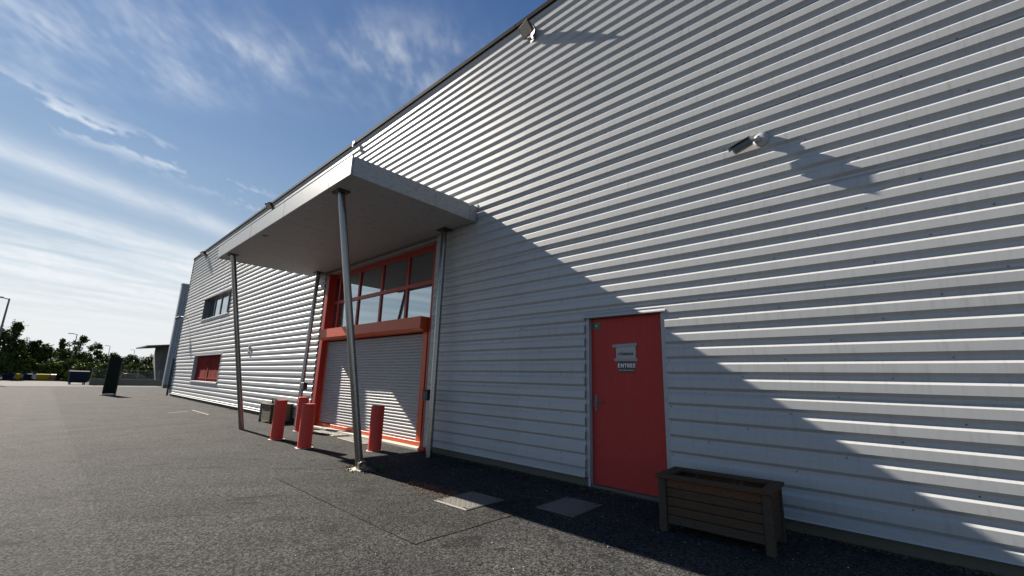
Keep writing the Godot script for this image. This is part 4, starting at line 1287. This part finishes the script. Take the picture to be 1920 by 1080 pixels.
func make_far() -> void:
	make_totem()
	make_annex()
	make_fence()
	make_container(Vector3(-56.8, -0.01, 3.08), PI / 2 + 0.1, M.bin_navy, "dark navy wheeled waste container at the end of the low wall", Vector3(1.0, 0.92, 1.0))
	var gy := -0.7
	# recycling containers along the far lane
	for k in [[9.05, M.bin_navy, 1.0, "dark navy waste container at the open end of the far row"], [7.95, M.bin_yellow, 0.5, "narrow yellow waste container between two navy ones"], [6.95, M.bin_navy, 0.75, "dark navy waste container between two yellow ones"], [5.2, M.bin_yellow, 1.25, "wide yellow waste container in the far row"], [4.0, M.bin_brown, 0.45, "brown waste container at the end of the far row"]]:
		make_container(Vector3(-108.0, gy, k[0]), PI / 2, k[1], k[3], Vector3(k[2], 0.8, 1.0), "waste containers along the far lane")
	car(Vector3(-113.0, gy, 9.2), -PI / 2, M.white_paint, "white car parked behind the navy waste container")
	car(Vector3(-112.0, gy, 6.0), PI / 2 , M.white_paint, "white car parked behind the wide yellow waste container")
	car(Vector3(-113.5, gy, 2.2), PI / 2, M.white_paint, "white car half hidden behind the brown waste container")
	car(Vector3(-93.0, -0.56, -5.2), PI / 2 , M.dark_paint, "dark grey estate car parked behind the mesh fence")
	street_lamp(Vector3(-58.0, 0, 8.5), 7.3, Vector3(0.0, 0, 1), "street lamp standing nearest the yard's open side")
	street_lamp(Vector3(-110.0, gy, 2.32), 8.2, Vector3(0, 0, 1), "street lamp rising among the trees")
	street_lamp(Vector3(-164.0, gy, -6.2), 8.6, Vector3(0, 0, 1), "street lamp above the far bushes")
	street_lamp(Vector3(-199.0, gy, -15.2), 9.1, Vector3(0, 0, 1), "street lamp farthest off beside the overhanging roof")
	# house with a broad overhanging roof
	var hs := thing("flat_roofed_house", "grey house with a broad thin overhanging roof behind the fence", "building", Vector3(-96.0, gy, -8.4))
	var hw := MB.new()
	var hp := [Vector2(0.2, 0.0), Vector2(0.2, 6.335), Vector2(-9.0, 7.52), Vector2(-9.0, 0.0)]   # z, y
	for k in 3:
		var ha: Vector2 = hp[k]
		var hb: Vector2 = hp[k + 1]
		hw.quad(Vector3(-8, ha.y, ha.x), Vector3(0, ha.y, ha.x), Vector3(0, hb.y, hb.x), Vector3(-8, hb.y, hb.x), Vector3(0, 1, 0) if k == 1 else Vector3(0, 0, 1 - k))
	for e in [[-8.0, -1.0], [0.0, 1.0]]:
		hw.quad(Vector3(e[0], 0, 0.2), Vector3(e[0], 6.335, 0.2), Vector3(e[0], 7.52, -9), Vector3(e[0], 0, -9), Vector3(e[1], 0, 0))
	build(hw, "wall", M.plaster, hs)
	boxed("window", M.car_glass, hs, Vector3(0.001, 1.8, -6.0), Vector3(0.03, 4.2, -3.2))  # dark glass panel stands in for the shade of a recess in this wall
	var rb := MB.new()
	for q in [[6.0, 6.2]]:
		var a := [Vector3(-9, 6.0, 2.85), Vector3(3.5, 6.0, 2.85), Vector3(3.5, 7.6, -9.5), Vector3(-9, 7.6, -9.5)]
		var up := Vector3(0, 0.22, 0)
		rb.quad(a[0], a[1], a[2], a[3], Vector3.DOWN)
		rb.quad(a[0] + up, a[1] + up, a[2] + up, a[3] + up, Vector3.UP)
		rb.quad(a[0], a[1], a[1] + up, a[0] + up, Vector3.BACK)
		rb.quad(a[1], a[2], a[2] + up, a[1] + up, Vector3.RIGHT)
		rb.quad(a[0], a[3], a[3] + up, a[0] + up, Vector3.LEFT)
		rb.quad(a[2], a[3], a[3] + up, a[2] + up, Vector3.FORWARD)
	build(rb, "roof", M.roof_sheet, hs)
	# the planting behind the lane
	var T := [[-116, 9.6, 9.6, 2.3, 1, "tall open-topped tree at the yard's open side"], [-117, 11.4, 8.3, 2.6, 0, "round dark tree at the far left of the planting"], [-119, 7.8, 6.6, 2.2, 0, "rounded tree behind the white cars"], [-118, 5.9, 6.2, 1.9, 0, "full dark tree behind the yellow container"], [-120, 6.6, 7.4, 1.0, 1, "slim pointed tree rising from the planting"], [-119, 3.8, 7.6, 1.1, 1, "slender feathery tree in the gap of the planting"], [-117, 1.4, 8.2, 2.2, 0, "tall dense tree behind the street lamp"], [-119, -1.1, 6.8, 1.5, 0, "two-headed tree at the end of the tall planting"], [-122, -4.2, 5.2, 2.4, 0, "low tree beyond the totem sign"], [-124, -7.4, 5.4, 2.4, 0, "low tree beside the overhanging roof"], [-126, -10.5, 5.0, 2.6, 0, "low tree half behind the grey house"], [-127, 4.6, 5.0, 3.4, 0, "broad dark tree filling the planting's back"], [-128, 0.4, 4.8, 3.2, 0, "broad dark tree behind the two-headed one"], [-127, 8.6, 5.4, 3.4, 0, "broad dark tree behind the rounded one"], [-130, -3.4, 5.0, 3.0, 0, "low dark tree behind the totem sign"], [-117, 14.2, 7.6, 3.2, 0, "dark tree beyond the yard's open side"], [-114, 3.2, 5.2, 1.9, 0, "dark tree beside the lane's end"], [-122, 9.0, 6.0, 2.6, 0, "broad tree behind the open-topped one"]]
	var sd := 100
	for t in T:
		tree(Vector3(t[0], gy, t[1]), t[2], t[3], t[5], t[4], sd)
		sd += 1
	var B := [[-112, 11.0, 3.2, 2.4, "dark bush at the end of the container row"], [-113, 7.2, 3.4, 2.2, "bush behind the white cars"], [-112, 4.4, 3.4, 2.0, "bush behind the brown container"], [-110, 2.2, 3.6, 2.2, "olive bush at the foot of the street lamp"], [-108, -0.2, 3.2, 2.3, "olive bush above the navy container"], [-104, -2.6, 2.9, 2.2, "bright green bush left of the totem sign"], [-104, -5.6, 2.9, 2.4, "bright green bush behind the estate car"], [-103, -8.4, 3.0, 2.2, "bright green bush before the grey house"], [-106, 0.9, 2.4, 1.8, "low bush behind the fence's end"]]
	for b in B:
		tree(Vector3(b[0], gy, b[1]), b[2], b[3], b[4], 2, sd)
		sd += 1

# ------------------------------------------------------------------ scene
func _ready() -> void:
	rng.seed = 20240611
	var cam := Camera3D.new()
	cam.name = "camera"
	cam.position = Vector3(0, 1.4, 5.386)
	cam.rotation = Vector3(0.213605, 0.756680, 0.028326)
	cam.fov = 67.635
	cam.near = 0.05
	cam.far = 2000.0
	add_child(cam)
	cam.current = true

	var env := Environment.new()
	var sky := Sky.new()
	var sm := PanoramaSkyMaterial.new()
	sm.panorama = ImageTexture.create_from_image(sky_image())
	sky.sky_material = sm
	env.background_mode = Environment.BG_SKY
	env.sky = sky
	env.tonemap_mode = Environment.TONE_MAPPER_LINEAR
	env.tonemap_exposure = EXPOSURE
	env.sdfgi_enabled = true
	env.ssao_enabled = true
	env.ssil_enabled = true
	var we := WorldEnvironment.new()
	we.name = "world_environment"
	we.environment = env
	add_child(we)

	var sun := DirectionalLight3D.new()
	sun.name = "sun"
	sun.light_energy = 1.6
	sun.light_color = Color(1.0, 0.96, 0.90)
	sun.light_angular_distance = 0.5
	sun.shadow_enabled = true
	sun.look_at_from_position(Vector3.ZERO, SUN_DIR, Vector3.UP)
	add_child(sun)

	make_materials()
	make_ground()
	make_hall()
	make_canopy()
	make_far()
	make_bollards()
	make_planter()
	make_far_planter()
	make_covers()
	make_ashtrays()
	make_wall_things()
	make_litter()
